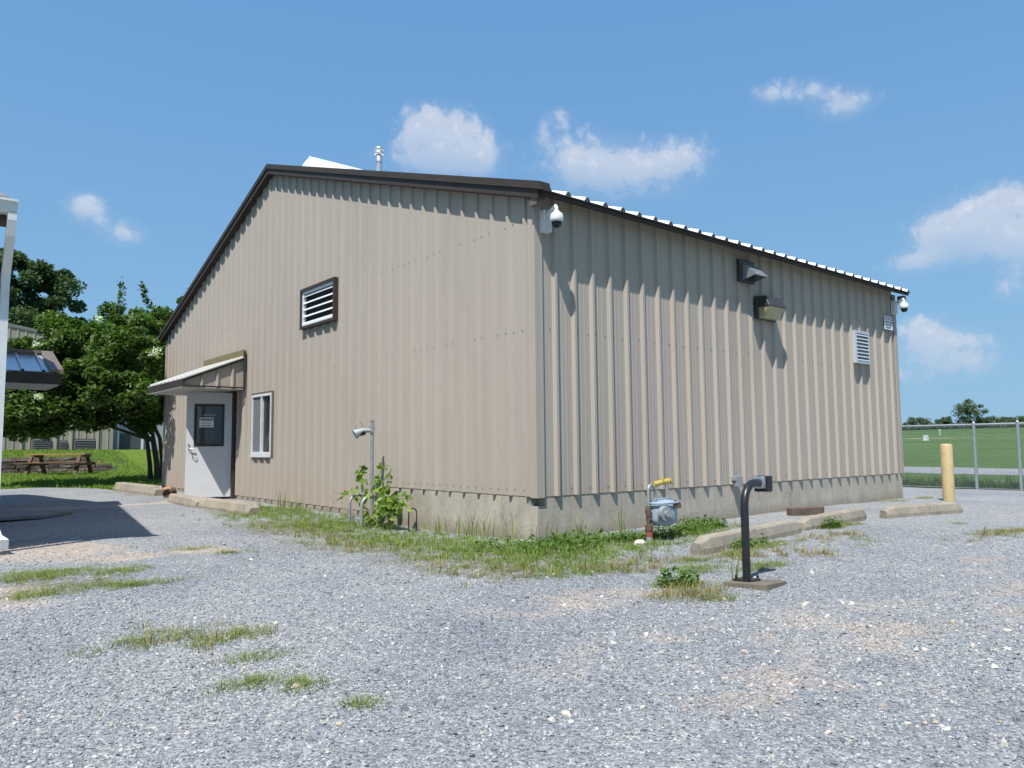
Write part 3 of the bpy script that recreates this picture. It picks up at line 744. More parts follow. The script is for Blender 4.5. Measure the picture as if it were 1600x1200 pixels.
# ------------------------------------------------------------------ bollard, timber, rock, can, brick
bz = G(8.98, -.83)
bo = thing('bollard', 'cream yellow steel bollard near the far corner of the tan building', 'bollard', (8.98, -.83, bz))
f = MB(); f.lathe((8.98, -.83, bz), [(.098, -.1), (.098, .985), (.094, .995)], 28); obj('pipe', f, M['bollard'], bo)
f = MB(); f.lathe((8.98, -.83, bz), [(.0942, .9955), (.092, 1.01), (.07, 1.02), (0, 1.024)], 28); obj('cap', f, M['bollard'], bo)
f = MB(); Q = Matrix.Translation((4.72, -.50, G(4.72,-.5))) @ Matrix.Rotation(math.radians(-18), 4, 'Z')
f.box(-.29, -.07, -.02, .29, .07, .125, 0, Q)
tag(obj('timber_block', f, M['brick'], None, (4.72,-.5,-.47), bevel=.012), 'short reddish brown timber block lying along the foundation', 'timber block')
def rock(name, c, r, m, label, cat, seed, sq=(1,1,.6)):
    rg = np.random.default_rng(seed); me = bpy.data.meshes.new(name)
    import bmesh
    bm = bmesh.new(); bmesh.ops.create_icosphere(bm, subdivisions=3, radius=r)
    ph = rg.uniform(0, 6, 6)
    for v in bm.verts:
        k = 1 + .16*math.sin(v.co.x/r*2.1+ph[0]) + .14*math.sin(v.co.y/r*2.6+ph[1]) + .1*math.sin(v.co.z/r*3.7+ph[2]) + rg.normal(0, .018)
        v.co = Vector((v.co.x*sq[0], v.co.y*sq[1], v.co.z*sq[2])) * k
    bm.to_mesh(me); bm.free(); me.materials.append(m)
    o = bpy.data.objects.new(name, me); link(o); o.location = c
    return tag(o, label, cat)
rock('rock', (.47, -1.04, G(.47,-1.04)+.02), .058, M['rock'], 'pale white rock beside the gas meter riser', 'rock', 3, (1.3,.9,.7))
rock('clay_lump', (-.16, 13.7, G(-.16,13.7)+.06), .12, M['orange'], 'orange clay lump at the wall foot beyond the open door', 'rubble', 5)
cz = G(-.95, 10.75)
can = thing('pipe_offcut', 'dark round clay pipe end lying on the gravel left of the open door', 'pipe', (-.95, 10.75, cz))
f = MB(); d0 = Vector((-.95, 10.75, cz+.10)); ax = Vector((.55, .83, 0)).normalized()
f.tube([d0 - ax*.02, d0 + ax*.30], .10, 20, 0, False); f.tube([d0 + ax*.30, d0 - ax*.02], .078, 20, 0, False)
ring = []
sd = ax.cross(Vector((0,0,1)))
for k in range(20):
    a = 2*PI*k/20; q = sd*math.cos(a) + Vector((0,0,1))*math.sin(a)
    ring.append(d0 - ax*.02 + q*.10); ring.append(d0 - ax*.02 + q*.078)
f.add(ring, [(2*k, 2*k+1, (2*k+3) % 40, (2*k+2) % 40) for k in range(20)])
obj('shell', f, M['brick'], can)
f = MB(); f.tube([d0 + ax*.03, d0 + ax*.05], .077, 20); obj('soil_plug', f, M['rust'], can)

# ------------------------------------------------------------------ gas meter
mx, my = .74, -.95; mz = G(mx, my)
gm = thing('gas_meter', 'blue grey gas meter on a rusty riser with a yellow pipe on top', 'gas meter', (mx, my, mz))
f = MB(); f.tube([(mx,my,mz-.05),(mx,my,mz+.07)], .036, 14); obj('riser_sleeve', f, M['galvd'], gm)
f = MB(); f.tube([(mx,my,mz+.07),(mx,my,mz+.135)], .038, 14); obj('red_band', f, M['red'], gm)
f = MB(); f.tube([(mx,my,mz+.135),(mx,my,mz+.19)], .045, 12); f.tube([(mx,my,mz+.19),(mx,my,mz+.28)], .024, 12); f.tube([(mx-.02,my,mz+.25),(mx+.02,my,mz+.25)], .03, 10)
f.tube([(mx,my,mz+.28),(mx-.012,my,mz+.34),(mx,my,mz+.39)], [.03,.034,.03], 12); obj('riser', f, M['rust'], gm)
f = MB(); f.tube([(mx,my,mz+.39),(mx,my,mz+.56),(mx+.015,my,mz+.60),(mx+.045,my,mz+.615),(mx+.075,my,mz+.60),(mx+.12,my,mz+.56),(mx+.12,my,mz+.44)], .016, 10)
obj('feed_pipe', f, M['pipe'], gm)
f = MB(); f.tube([(mx+.31,my,mz+.44),(mx+.31,my,mz+.62)], .016, 10); obj('feed_pipe', f, M['pipe'], gm)
f = MB(); f.tube([(mx+.10,my+.01,mz+.615),(mx+.18,my+.01,mz+.625)], .03, 12); f.tube([(mx+.18,my+.01,mz+.625),(mx+.36,my+.02,mz+.645)], .027, 12); f.tube([(mx+.24,my,mz+.64),(mx+.24,my,mz+.70)], .018, 8); f.tube([(mx+.335,my+.015,mz+.642),(mx+.40,my+.03,mz+.64)], .035, 8)
obj('yellow_pipe', f, M['yellow'], gm)
f = MB(); f.lathe((mx+.24, my, mz), [(.0,.175),(.09,.178),(.125,.20),(.135,.25),(.135,.36),(.125,.41),(.10,.44),(0,.45)], 24)
for a in f.v: pass
f.v = [(mx+.24+(a[0]-mx-.24)*1.4, my+(a[1]-my)*.88, a[2]) for a in f.v]
obj('meter_body', f, M['meter'], gm)
f = MB(); f.lathe((mx+.24, my, mz), [(.145,.405),(.16,.41),(.16,.425),(.145,.43)], 24); f.v = [(mx+.24+(a[0]-mx-.24)*1.38, my+(a[1]-my)*.88, a[2]) for a in f.v]
f.box(mx+.09, my-.03, mz+.43, mx+.37, my+.03, mz+.462); obj('meter_flange', f, M['meter'], gm)
f = MB(); cx_, cy_ = mx+.13, my-.115
f.tube([(cx_, cy_+.02, mz+.31), (cx_-.01, cy_-.03, mz+.31)], [.085,.075], 18); f.tube([(cx_-.01, cy_-.03, mz+.31), (cx_-.016, cy_-.06, mz+.31)], .035, 14)
obj('regulator', f, M['greymetal'], gm)
f = MB(); f.hexa([(mx+.27,my-.135,mz+.355),(mx+.41,my-.12,mz+.355),(mx+.41,my-.05,mz+.355),(mx+.27,my-.05,mz+.355),(mx+.27,my-.125,mz+.415),(mx+.41,my-.11,mz+.415),(mx+.41,my-.05,mz+.425),(mx+.27,my-.05,mz+.425)])
obj('index_cover', f, M['rust'], gm, bevel=.006)

# ------------------------------------------------------------------ pole lamp and bent pipes by the gable wall
pl = (-.28, 3.2); pz = G(*pl)
lp = thing('pole_lamp', 'thin galvanized post with a small shaded lamp, standing in the vine by the wall', 'lamp post', (*pl, pz))
f = MB(); f.tube([(*pl, pz-.05), (pl[0], pl[1]-.0, .93)], .024, 12); f.tube([(*pl, .93), (*pl, .95)], .031, 12); obj('post', f, M['pipe'], lp)
f = MB(); f.tube([(pl[0]-.02, pl[1], .80), (pl[0]-.12, pl[1]+.03, .80), (pl[0]-.17, pl[1]+.05, .78), (pl[0]-.235, pl[1]+.07, .745)], [.028,.035,.05,.072], 14, 0, False)
f.box(pl[0]-.035, pl[1]-.03, .77, pl[0]+.03, pl[1]+.03, .86); obj('lamp_shade', f, M['galvd'], lp)
f = MB(); f.tube([(pl[0]-.10, pl[1]+.03, .78), (pl[0]-.21, pl[1]+.06, .75)], .042, 12); obj('bulb_socket', f, M['blackm'], lp)
f = MB(); q = []
for k in range(13):
    a = PI*(1.15 - 1.1*k/12); q.append((pl[0]-.17+.055*math.cos(a), pl[1]+.06, .865+.08*math.sin(a)-.02))
f.tube(q, .006, 6); obj('wire_guard', f, M['pipe'], lp)

def bent_pipe(x, y, label, h=.42, r=.023, reach=.30):
    z = G(x, y); f = MB(); p = [(x,y,z-.05),(x,y,z+h-.12)]
    for k in range(1, 9):
        a = PI/2*k/8; p.append((x+.12*(1-math.cos(a)), y, z+h-.12+.12*math.sin(a)))
    p.append((x+reach, y, z+h))
    f.tube(p, r, 12)
    return tag(obj('bent_pipe', f, M['pipe'], None, (x,y,z)), label, 'pipe', 'bent grey pipes by the wall')
bent_pipe(-.40, 3.62, 'grey pipe rising from the grass and bending to the wall, left of the vine', .40, .021, .36)
bent_pipe(-.50, 3.08, 'grey pipe bending to the wall right under the pole lamp and vine', .42, .024, .46)
f = MB(); z = G(-.22, 2.35)
p = [(-.16,2.22,z-.04),(-.16,2.22,z+.25)] + [(-.16-.05+.05*math.cos(PI*k/8), 2.22+.03*k/8, z+.25+.06*math.sin(PI*k/8)) for k in range(9)] + [(-.26,2.26,z-.04)]
f.tube(p, .009, 8)
tag(obj('bent_pipe', f, M['black'], None, (-.2,2.24,z)), 'thin dark wire hoop sticking out of the ground right of the vine', 'pipe', 'bent grey pipes by the wall')
f = MB(); z = G(-.12, 3.75); f.tube([(-.10,3.8,z-.05),(-.10,3.8,-.06)], .014, 8); f.tube([(-.10,3.8,-.06),(-.10,3.8,.0)], .024, 10)
tag(obj('stub_pipe', f, M['pipe'], None, (-.1,3.8,z)), 'short capped stub pipe against the wall behind the bent pipes', 'pipe')

# ------------------------------------------------------------------ leaves
def leaf_quads(C, size, flat=0, elong=1.7, rg=rng, droop=None):
    """one leaf-shaped quad at each centre"""
    n = len(C)
    a = rg.normal(size=(n,3)); a[:,2] *= (1-flat); a /= np.linalg.norm(a, axis=1)[:,None]
    nn = rg.normal(size=(n,3)) + np.array([0,0,1.2+flat*3]); b = np.cross(nn, a); b /= np.linalg.norm(b, axis=1)[:,None]
    s = size*rg.uniform(.6, 1.35, n)[:,None]
    up = np.cross(a, b)*s*.12
    V = np.stack([C - a*s*elong*.5, C + b*s*.5 + up, C + a*s*elong*.5, C - b*s*.5 + up], 1).reshape(-1,3)
    F = np.arange(4*n).reshape(-1,4)
    return V, F
def in_blob(n, c, r, rg, shell=.45):
    d = rg.normal(size=(n,3)); d /= np.linalg.norm(d, axis=1)[:,None]
    rad = shell + (1-shell)*rg.uniform(0,1,n)**.6
    rad = np.where(rg.uniform(size=n) < .25, rg.uniform(.1, 1, n), rad)
    return np.array(c) + d*rad[:,None]*np.array(r)

def clump_crown(n, centre, rad, nclump, clump_r, rg, per=None):
    """leaf positions gathered into clumps spread over an ellipsoid, gaps between"""
    cl = in_blob(nclump, centre, rad, rg, .62)
    per = n//nclump
    out = [in_blob(per, c, np.array([1,1,.75])*clump_r*rg.uniform(.6, 1.35), rg, .3) for c in cl]
    return np.concatenate(out), cl

def branches(mb, base, tops, r0, rg, sag=.15):
    base = Vector(base)
    for t in tops:
        t = Vector(t); d = t - base
        mid1 = base + d*.35 + Vector((rg.normal(0,.08), rg.normal(0,.08), d.z*.12))*d.length*.5
        mid2 = base + d*.7 + Vector((rg.normal(0,.06), rg.normal(0,.06), d.z*.06))*d.length*.5
        mb.tube([base, mid1, mid2, t], [r0, r0*.6, r0*.35, r0*.1], 7)

# crape myrtle at the far end of the gable wall
rg = np.random.default_rng(11)
tz = G(1.08, 19.6)
cm = thing('crape_myrtle', 'broad leafy crape myrtle with white blossoms beside the far end of the tan building', 'tree', (1.08, 19.6, tz))
blobs = [((-0.64, 17.92, 2.77), (1.99, 1.75, 1.58), 1.0), ((-2.45, 18.85, 2.36), (1.58, 1.4, 1.35), 0.7), ((0.3, 19.67, 3.88), (1.52, 1.52, 1.35), 0.6), ((-3.15, 18.62, 1.78), (1.05, 0.94, 0.76), 0.35), ((-1.28, 18.62, 3.47), (1.52, 1.4, 0.99), 0.5), ((0.12, 18.5, 2.13), (1.17, 1.17, 1.05), 0.4), ((-1.98, 18.15, 1.61), (1.52, 1.17, 0.64), 0.45), ((1.64, 20.49, 4.47), (1.75, 1.4, 1.17), 0.5), ((-0.95, 14.7, 2.3), (0.75, 1.3, 1.1), 0.45)]  # last blob added by the wall to shade its far end
P_ = []; CL = []
for c, r, w in blobs:
    p_, cl_ = clump_crown(int(23000*w), c, r, max(8, int(64*w)), .38, rg); P_.append(p_); CL.append(cl_)
for (sx, sy, sz), tip in (((-0.11, 19.32, 4.82), (-0.17, 19.32, 5.75)), ((0.94, 20.02, 5.05), (0.53, 19.79, 5.87)), ((2.0, 20.49, 5.05), (2.11, 20.14, 5.93))):
    tt = rg.uniform(0,1,110)[:,None]; P_.append(np.array((sx,sy,sz))*(1-tt) + np.array(tip)*tt + rg.normal(0,.06,(110,3)))
C = np.concatenate(P_); CL = np.concatenate(CL)
def clear_of_building(C, m=.06):   # nothing grows through the walls
    keep = ~((C[:,0] > -m-.05) & (C[:,1] < W+.35))
    return keep & ~((C[:,1] < 15.3) & (C[:,0] > -.12 - .3*np.maximum(0, W-C[:,1]))) & (C[:,2] > tz+.75)
C = C[clear_of_building(C)]
V, F = leaf_quads(C, .082, .3, 1.8, rg)
np_mesh('foliage', V, F, M['leafc'], cm)
fc_ = CL[rg.permutation(len(CL))[:110]] + rg.normal(0, .12, (110,3)) + np.array([-.22,-.46,.10]); fc_ = fc_[clear_of_building(fc_, .2)][:30]
P_ = np.concatenate([c + rg.normal(0, 1, (80,3))*np.array([.06,.06,.05])*rg.uniform(.6,1.3) for c in fc_])
V, F = leaf_quads(P_, .045, 0, 1.2, rg); np_mesh('blossoms', V, F, M['flower'], cm)
tr = MB()
stems = [(.92,19.6),(1.18,19.7),(1.06,19.4),(1.26,19.45)]
tops = [[(-0.93, 18.15, 2.6), (-0.23, 17.8, 3.41)], [(0.59, 19.55, 4.12), (1.76, 20.49, 4.58)], [(-2.1, 18.62, 2.13), (-3.04, 18.85, 2.95), (-2.92, 18.62, 1.66)], [(0.24, 18.62, 2.48), (-0.93, 18.62, 4.12)]]
for (sx, sy), tp in zip(stems, tops):
    kn = (sx-.18+rg.normal(0,.05), sy-.05+rg.normal(0,.05), .85+rg.normal(0,.12))
    tr.tube([(sx,sy,tz-.05),(sx-.03,sy,tz+.5),kn], [.085,.07,.058], 9); branches(tr, kn, tp, .055, rg)
obj('trunk', tr, M['bark'], cm)

def tree(name, base, crown, rad, n, ncl, clr, leaf, m, label, cat, seed, group=None, trunk_r=.3, shape=None):
    rg = np.random.default_rng(seed)
    t = thing(name, label, cat, base, group)
    C, cl = clump_crown(n, crown, rad, ncl, clr, rg)
    if shape is not None: C = np.concatenate([C] + [clump_crown(int(n*w), c, r, max(5, int(ncl*w)), clr, rg)[0] for c, r, w in shape])
    V, F = leaf_quads(C, leaf, .2, 1.6, rg); np_mesh('crown', V, F, m, t)
    mb = MB(); b = Vector(base); top = Vector((crown[0], crown[1], crown[2]-rad[2]*.3))
    mb.tube([b-Vector((0,0,.2)), b.lerp(top,.5), top], [trunk_r, trunk_r*.75, trunk_r*.5], 9)
    branches(mb, top, [tuple(q) for q in cl[:9]], trunk_r*.4, rg); obj('trunk', mb, M['bark'], t)
    return t
bx_, by_ = 2.1, 54.5; bz_ = G(bx_, by_)
tree('oak_tree', (bx_-.6, by_, bz_), (bx_-.6, by_, 9.6), (3.3,3.2,4.0), 26000, 70, .8, .17, M['leafd'], 'tall dark green tree rising behind the far beige building', 'tree', 21, None, .4, [((bx_+2.2,by_,8.6),(1.2,1.2,1.1),.12),((bx_-1.4,by_,12.9),(1.4,1.4,1.1),.15),((bx_+.4,by_,12.9),(1.3,1.3,1.1),.15)])

# ------------------------------------------------------------------ background on the left
bb = thing('beige_building', 'beige metal building with low louvers, standing beyond the picnic table and tree', 'building', (-6, 32.4, G(-6,32.4)))
yb = 32.4
f = MB(); gzb = G(-4, yb)
tz_ = lambda u: 6.15 - .16*abs(u+3.2)
sheet(f, rib_profile(-18, 2.45, .1, .03, False), lambda u, o, z: (u, yb-o, z), lambda u: gzb-.1, tz_)
f.add([(2.45,yb,gzb-.1),(2.45,yb+12,gzb-.1),(2.45,yb+12,5.2),(2.45,yb,5.2)], [(0,1,2,3)])
obj('wall', f, M['wall_b'], bb)
f = MB()
for u0, u1 in ((-18.3,-3.2),(-3.2,2.8)):
    f.hexa([(u0,yb-.04,tz_(u0)),(u1,yb-.04,tz_(u1)),(u1,yb+12,tz_(u1)),(u0,yb+12,tz_(u0)),(u0,yb-.04,tz_(u0)+.14),(u1,yb-.04,tz_(u1)+.14),(u1,yb+12,tz_(u1)+.14),(u0,yb+12,tz_(u0)+.14)])
obj('roof', f, M['shingle'], bb)
for u0, u1, h in ((-.72,.0,.55),(.28,.62,.45),(.85,1.72,.52)):
    f = MB(); f.box(u0, yb-.06, gzb+.05, u1, yb-.045, gzb+h)
    n = 6
    for k in range(n): 
        z = gzb+.06+(h-.08)*k/n; f.prism([(u0+.03, yb-.10, z), (u0+.03, yb-.06, z+.05), (u0+.03, yb-.06, z+.04)], (u1-u0-.06, 0, 0))
    obj('louver', f, M['louv'], bb)
f = MB()
for u in (-1.15, .14, .74, 1.8): f.box(u-.05, yb-.08, gzb-.05, u+.05, yb-.03, 4.9)
obj('post_trim', f, M['siding'], bb)
sh = thing('grey_shed', 'pale grey shed with a dark panel door between the tree and the beige building', 'shed', (4.2, 33.5, G(4.2,33.5)))
gs_ = G(4.2, 33.0)
f = MB(); f.box(2.5, 33.0, gs_-.2, 9.5, 37, 4.3); obj('wall', f, M['shedw'], sh)
f = MB(); f.prism([(2.3,32.7,4.3),(9.7,32.7,4.3),(9.7,32.7,4.45),(2.3,32.7,4.45)], (0,4.6,.6)); obj('roof', f, M['bluroof'], sh)
f = MB(); f.box(2.85, 32.93, gs_+.05, 3.75, 32.97, gs_+.78); obj('door_panel', f, M['louv'], sh)
f = MB()
for x in (2.72, 3.78): f.box(x, 32.9, gs_-.1, x+.1, 32.98, gs_+2.3)
obj('door_frame', f, M['white'], sh)

# retaining wall of dry-laid stone
rw = MB(); rg = np.random.default_rng(5); z0 = G(-4, 26.4)-.06
for c in range(5):
    x = -14 + rg.uniform(0, .4); h = .135; xe = 1.35 - (.0 if c < 2 else (c-1)*.33) + (.35 if c == 0 else 0)
    while x < xe:
        w = rg.uniform(.28, .62); y = 26.62 + c*.03 + rg.normal(0, .02)
        j = lambda: rg.normal(0, .016)
        rw.hexa([(x+j(),y+j(),z0+c*h+j()*.4),(x+w-.02+j(),y+j(),z0+c*h+j()*.4),(x+w-.02,y+.4,z0+c*h),(x,y+.4,z0+c*h),(x+j(),y+.02+j(),z0+(c+1)*h-.015+j()*.4),(x+w-.02+j(),y+.02+j(),z0+(c+1)*h-.015+j()*.4),(x+w-.02,y+.4,z0+(c+1)*h-.015),(x,y+.4,z0+(c+1)*h-.015)])
        x += w
tag(obj('retaining_wall', rw, M['stonew'], None, (-4,26.6,z0)), 'low retaining wall of dark stones behind the picnic table', 'stone wall')

# picnic table
tx, ty = -.85, 24.5; tzz = G(tx, ty)
pt = thing('picnic_table', 'brown wooden picnic table on the lawn in front of the stone wall', 'picnic table', (tx, ty, tzz))
Q = Matrix.Translation((tx, ty, tzz)) @ Matrix.Rotation(math.radians(-31), 4, 'Z')
f = MB()
for k in range(5): f.box(-.95, -.37+k*.15, .71, .95, -.37+k*.15+.142, .75, 0, Q)
obj('table_top', f, M['wood'], pt)
for s in (-1, 1):
    f = MB()
    for k in range(2): f.box(-1.15, s*.66-.14+k*.145, .42, 1.15, s*.66-.14+k*.145+.138, .46, 0, Q)
    obj('bench', f, M['woodd' if s < 0 else 'wood'], pt)
for x in (-.78, .78):
    for s in (-1, 1):
        f = MB(); f.prism([Q @ Vector(q) for q in ((x-.05,s*.26,.71),(x-.05,s*.36,.71),(x-.05,s*.78,0),(x-.05,s*.62,0))], Q.to_3x3() @ Vector((.1,0,0))); obj('leg', f, M['woodd'], pt)
    f = MB(); f.box(x+.05, -.78, .34, x+.10, .78, .42, 0, Q); f.box(x+.05, -.36, .63, x+.10, .36, .71, 0, Q); obj('cross_brace', f, M['woodd'], pt)

# ------------------------------------------------------------------ white building at the left edge
wb = thing('white_building', 'white building with grey shingle roof, gutter and downspout at the left edge', 'building', (-7, 5.5, -.48))
EX, EY, EZ = -4.70, 2.60, 2.97          # right end of the front eave
WY = EY + .34
f = MB(); f.box(-12, WY, -.6, EX-.16, WY+10.6, 3.05); 
f.prism([(EX-.16, WY, 3.05), (EX-.16, WY+5.3, 4.75), (EX-.16, WY+10.6, 3.05)], (-7.0, 0, 0)); obj('wall', f, M['white'], wb)
f = MB(); yr = WY+5.3; zr = EZ+.14 + .33*(yr-EY)
for ya, yc in ((EY, yr), (2*yr-EY, yr)):
    za = EZ+.06
    f.hexa([(-13,ya,za),(EX-.03,ya,za),(EX-.03,yc,zr-.08),(-13,yc,zr-.08),(-13,ya,za+.07),(EX-.03,ya,za+.07),(EX-.03,yc,zr),(-13,yc,zr)])
wr = obj('roof', f, M['shingle'], wb)
f = MB(); f.box(-12.9, EY+.05, EZ-.10, EX+.0, WY, EZ+.04); obj('soffit', f, M['bwall'], wb)
gt = MB(); gt.prism([(-13, EY-.10, EZ+.075), (-13, EY-.085, EZ-.02), (-13, EY-.06, EZ-.05), (-13, EY+.04, EZ-.05), (-13, EY+.04, EZ+.06)], (13+EX+.04, 0, 0)); gut = obj('gutter', gt, M['white2'], wb)
f = MB(); f.box(-13, EY-.115, EZ+.06, EX+.045, EY-.085, EZ+.085); obj('gutter_lip', f, M['white2'], gut)
ds = MB()
def rect_tube(mb, pts, w, d):
    vs = []
    for x, y, z, ty_, tz2 in pts:
        n_ = math.hypot(ty_, tz2); ny, nz = -tz2/n_, ty_/n_
        for sx, sd_ in ((-1,-1),(1,-1),(1,1),(-1,1)): vs.append((x+sx*w/2, y+ny*sd_*d/2, z+nz*sd_*d/2))
    n = len(pts)
    mb.add(vs, [(i*4+k, i*4+(k+1)%4, (i+1)*4+(k+1)%4, (i+1)*4+k) for i in range(n-1) for k in range(4)] + [(3,2,1,0), tuple(range((n-1)*4, n*4))])
DX = EX
rect_tube(ds, [(DX, EY-.03, EZ-.04, 0,-1), (DX, EY-.03, EZ-.12, .0,-1), (DX, EY+.0, EZ-.26, .35,-1), (DX, EY+.15, EZ-.46, .75,-1), (DX, EY+.25, EZ-.60, .3,-1), (DX, EY+.27, EZ-.70, 0,-1)], .075, .10)
rect_tube(ds, [(DX, EY+.27, EZ-.68, 0,-1), (DX, EY+.27, -.12, 0,-1)], .07, .095)
rect_tube(ds, [(DX, EY+.27, -.10, 0,-1), (DX, EY+.27, -.20, 0,-1), (DX+.02, EY+.20, -.30, -.7,-1), (DX+.06, EY-.02, -.35, -1,-.2)], .08, .10)
obj('downspout', ds, M['white2'], wb)
# low porch roof on the end wall, facing the camera
PX, PY, PZ = -3.30, 8.65, 1.90
f = MB(); pr2 = [(-6.2, 0)]
k = 0
while -6.1+k*.305 < PX-.1:
    c = -6.0+k*.305; pr2 += [(c-.03,0),(c-.012,.035),(c+.012,.035),(c+.03,0)]; k += 1
pr2.append((PX-.02, 0)); n = len(pr2); PT, PTZ = PY+1.15, PZ+.42
f.add([(x, y, z+o) for y, z in ((PY,PZ),(PT,PTZ)) for x, o in pr2], [(i,i+1,n+i+1,n+i) for i in range(n-1)])
f.add([(-6.2,PY,PZ-.015),(PX-.02,PY,PZ-.015),(PX-.02,PT,PTZ-.015),(-6.2,PT,PTZ-.015)], [(0,3,2,1)])
pr_roof = obj('porch_roof', f, M['bluroof'], wb)
f = MB()
f.hexa([(PX-.17,PY-.02,PZ+.0),(PX+.03,PY-.02,PZ+.0),(PX+.03,PT+.1,PTZ+.03),(PX-.17,PT+.1,PTZ+.03),(PX-.17,PY-.02,PZ+.05),(PX+.03,PY-.02,PZ+.05),(PX+.03,PT+.1,PTZ+.08),(PX-.17,PT+.1,PTZ+.08)])
f.box(-6.2, PT-.10, PTZ+.012, PX-.172, PT+.1, PTZ+.062); obj('porch_trim', f, M['trim2'], pr_roof)
f = MB(); f.box(-6.2, PY+.01, PZ-.20, PX+.02, PY+.05, PZ-.02); f.box(PX-.03, PY+.052, PZ-.20, PX+.02, PT+.1, PZ-.02); obj('porch_fascia', f, M['trim'], pr_roof)
f = MB(); f.box(-6.2, PY+.05, PZ-.23, PX-.031, PT+.1, PZ-.205); obj('porch_soffit', f, M['soffit'], pr_roof)
f = MB(); f.box(-6.2, PT+.02, -.6, -5.5, PT+.1, PZ+.35); obj('porch_wall', f, M['bwall'], pr_roof)
# slab and edging in its shade
f = MB(); sl = G(-4, 7)
f.prism([(-6.5,6.9,sl+.03),(-3.75,6.9,sl+.03),(-3.25,7.45,sl+.03),(-3.7,7.9,sl+.03),(-6.5,7.9,sl+.03)], (0,0,.055))
tag(obj('concrete_slab', f, M['concg'], None, (-4,7,sl), bevel=.01), 'grey concrete step slab on the gravel in the shade under the porch roof', 'slab')
f = MB(); sl = G(-4.9, .4); f.box(-5.7, -.15, sl-.05, -4.93, 1.05, sl+.035)
tag(obj('splash_slab', f, M['conc2'], None, (-5.2,.5,sl), bevel=.01), 'pale concrete slab at the left edge beside the tufts of grass', 'slab')

# ------------------------------------------------------------------ chain link fence on the right
FX = 12.85
fn = thing('chain_link_fence', 'galvanized chain link fence between the gravel lot and the green field', 'fence', (FX, 0, G(FX,0)))
fy = [(-7.6),(-5.2),(-2.75),(-.80),(.04),(1.78),(4.2),(6.6)]
zf = lambda y: G(FX, y)
TOP = .945
for y in fy:
    f = MB(); f.tube([(FX, y, zf(y)-.1), (FX, y, TOP+.02)], .033 if y > -2 else .03, 12); f.lathe((FX, y, TOP+.02), [(.036,0),(.036,.02),(.02,.045),(0,.05)], 12); obj('post', f, M['chain'], fn)
f = MB(); f.tube([(FX, -7.6, TOP), (FX, 6.6, TOP)], .023, 10); obj('top_rail', f, M['chain'], fn)
f = MB(); f.tube([(FX-.03, -7.6, -.44), (FX-.03, 6.6, -.44)], .006, 6); obj('bottom_wire', f, M['chain'], fn)
# woven wires: thin three-sided bars
hh = TOP+.44; p_ = .115
V = []; F = []; rad = .0023
ys = np.arange(-7.6-hh, 6.6, p_/1.0)
def bar(a, b):
    a = np.array(a); b = np.array(b); d = (b-a)/np.linalg.norm(b-a); u = np.cross(d, [1,0,0]); w = np.array([1,0,0.])
    i = len(V)
    for q in (a, b):
        for an in (0, 2.094, 4.189): V.append(q + rad*(u*math.cos(an)+w*math.sin(an)))
    for k in range(3): F.append((i+k, i+(k+1)%3, i+3+(k+1)%3, i+3+k))
for y in np.arange(-7.6-hh, 6.6, .0575):
    for s in (0, 1):
        ya, yb_ = (y, y+hh) if s == 0 else (y+hh, y)
        za, zb_ = -.44, TOP
        pa, pb = np.array([FX-.03+.004*s, ya, za]), np.array([FX-.03+.004*s, yb_, zb_])
        lo, hi = -7.6, 6.6
        t0, t1 = 0., 1.
        dy = yb_-ya
        for bnd, sg_ in ((lo, 1), (hi, -1)):
            tt = (bnd-ya)/dy
            if (dy > 0) == (sg_ > 0): t0 = max(t0, tt)
            else: t1 = min(t1, tt)
        if t1-t0 > .02: bar(pa+(pb-pa)*t0, pa+(pb-pa)*t1)
np_mesh('wire_mesh', np.array(V), np.array(F), M['chain'], fn)

# ------------------------------------------------------------------ far field edge
def far_tree(x, y, h, w, label, seed, name='far_tree'):
    z = G(x, y)
    return tree(name, (x, y, z), (x, y, z+h*.54), (w/2, w/2, h*.46), 5200, 40, w*.17, .30, M['leaff'], label, 'tree', seed, 'trees across the field', .25)
far_tree(256.8, 84.6, 9.3, 8.4, 'tallest round tree across the field, above the far hedge', 31)
far_tree(252.6, 90.7, 3.9, 4.6, 'small pointed tree across the field, left of the tallest one', 32)
far_tree(250.9, 98.6, 3.7, 7.0, 'low spreading tree across the field next to the building corner', 33)
far_tree(263.3, 81.9, 3.2, 6.0, 'low bushy tree across the field, right of the tallest one', 34)
far_tree(274.8, 80.1, 3.0, 6.2, 'low bushy tree across the field, left of the pale pole', 35)
far_tree(274.7, 75.0, 3.3, 5.5, 'bushy tree across the field at the right edge', 36)
rg = np.random.default_rng(9); P_ = []
for t_ in np.arange(0, 1, .0033):     # a hedge row running across the far side of the field
    x, y = 202 + 175*t_ + rg.normal(0, 2), 142 - 176*t_ + rg.normal(0, 2); z = G(x, y); hgt = rg.uniform(1.2, 2.3)
    P_.append(in_blob(150, (x, y, z+hgt*.5), (1.6, 1.6, hgt*.55), rg, .4))
V, F = leaf_quads(np.concatenate(P_), .45, .2, 1.5, rg)
o = np_mesh('tree_line', V, F, M['leaff'], kind='stuff'); tag(o, 'low dark tree line closing the field', 'tree line')
x, y = (253.1, 70.9); z = G(x, y)
f = MB(); f.tube([(x,y,z-.2),(x,y,z+3.6)], [.30,.24], 8); f.box(x-1.0, y-.07, z+3.2, x+1.0, y+.07, z+3.32)
tag(obj('utility_pole', f, M['concg'], None, (x,y,z)), 'pale utility pole beyond the field at the right edge', 'utility pole')
x, y = (70.5, 24.0); z = G(x, y)
f = MB(); f.box(x-.24,y-.15,z,x-.03,y+.15,z+.5); f.box(x+.03,y-.15,z,x+.24,y+.15,z+.5); f.box(x-.28,y-.18,z-.1,x+.28,y+.18,z+.04)
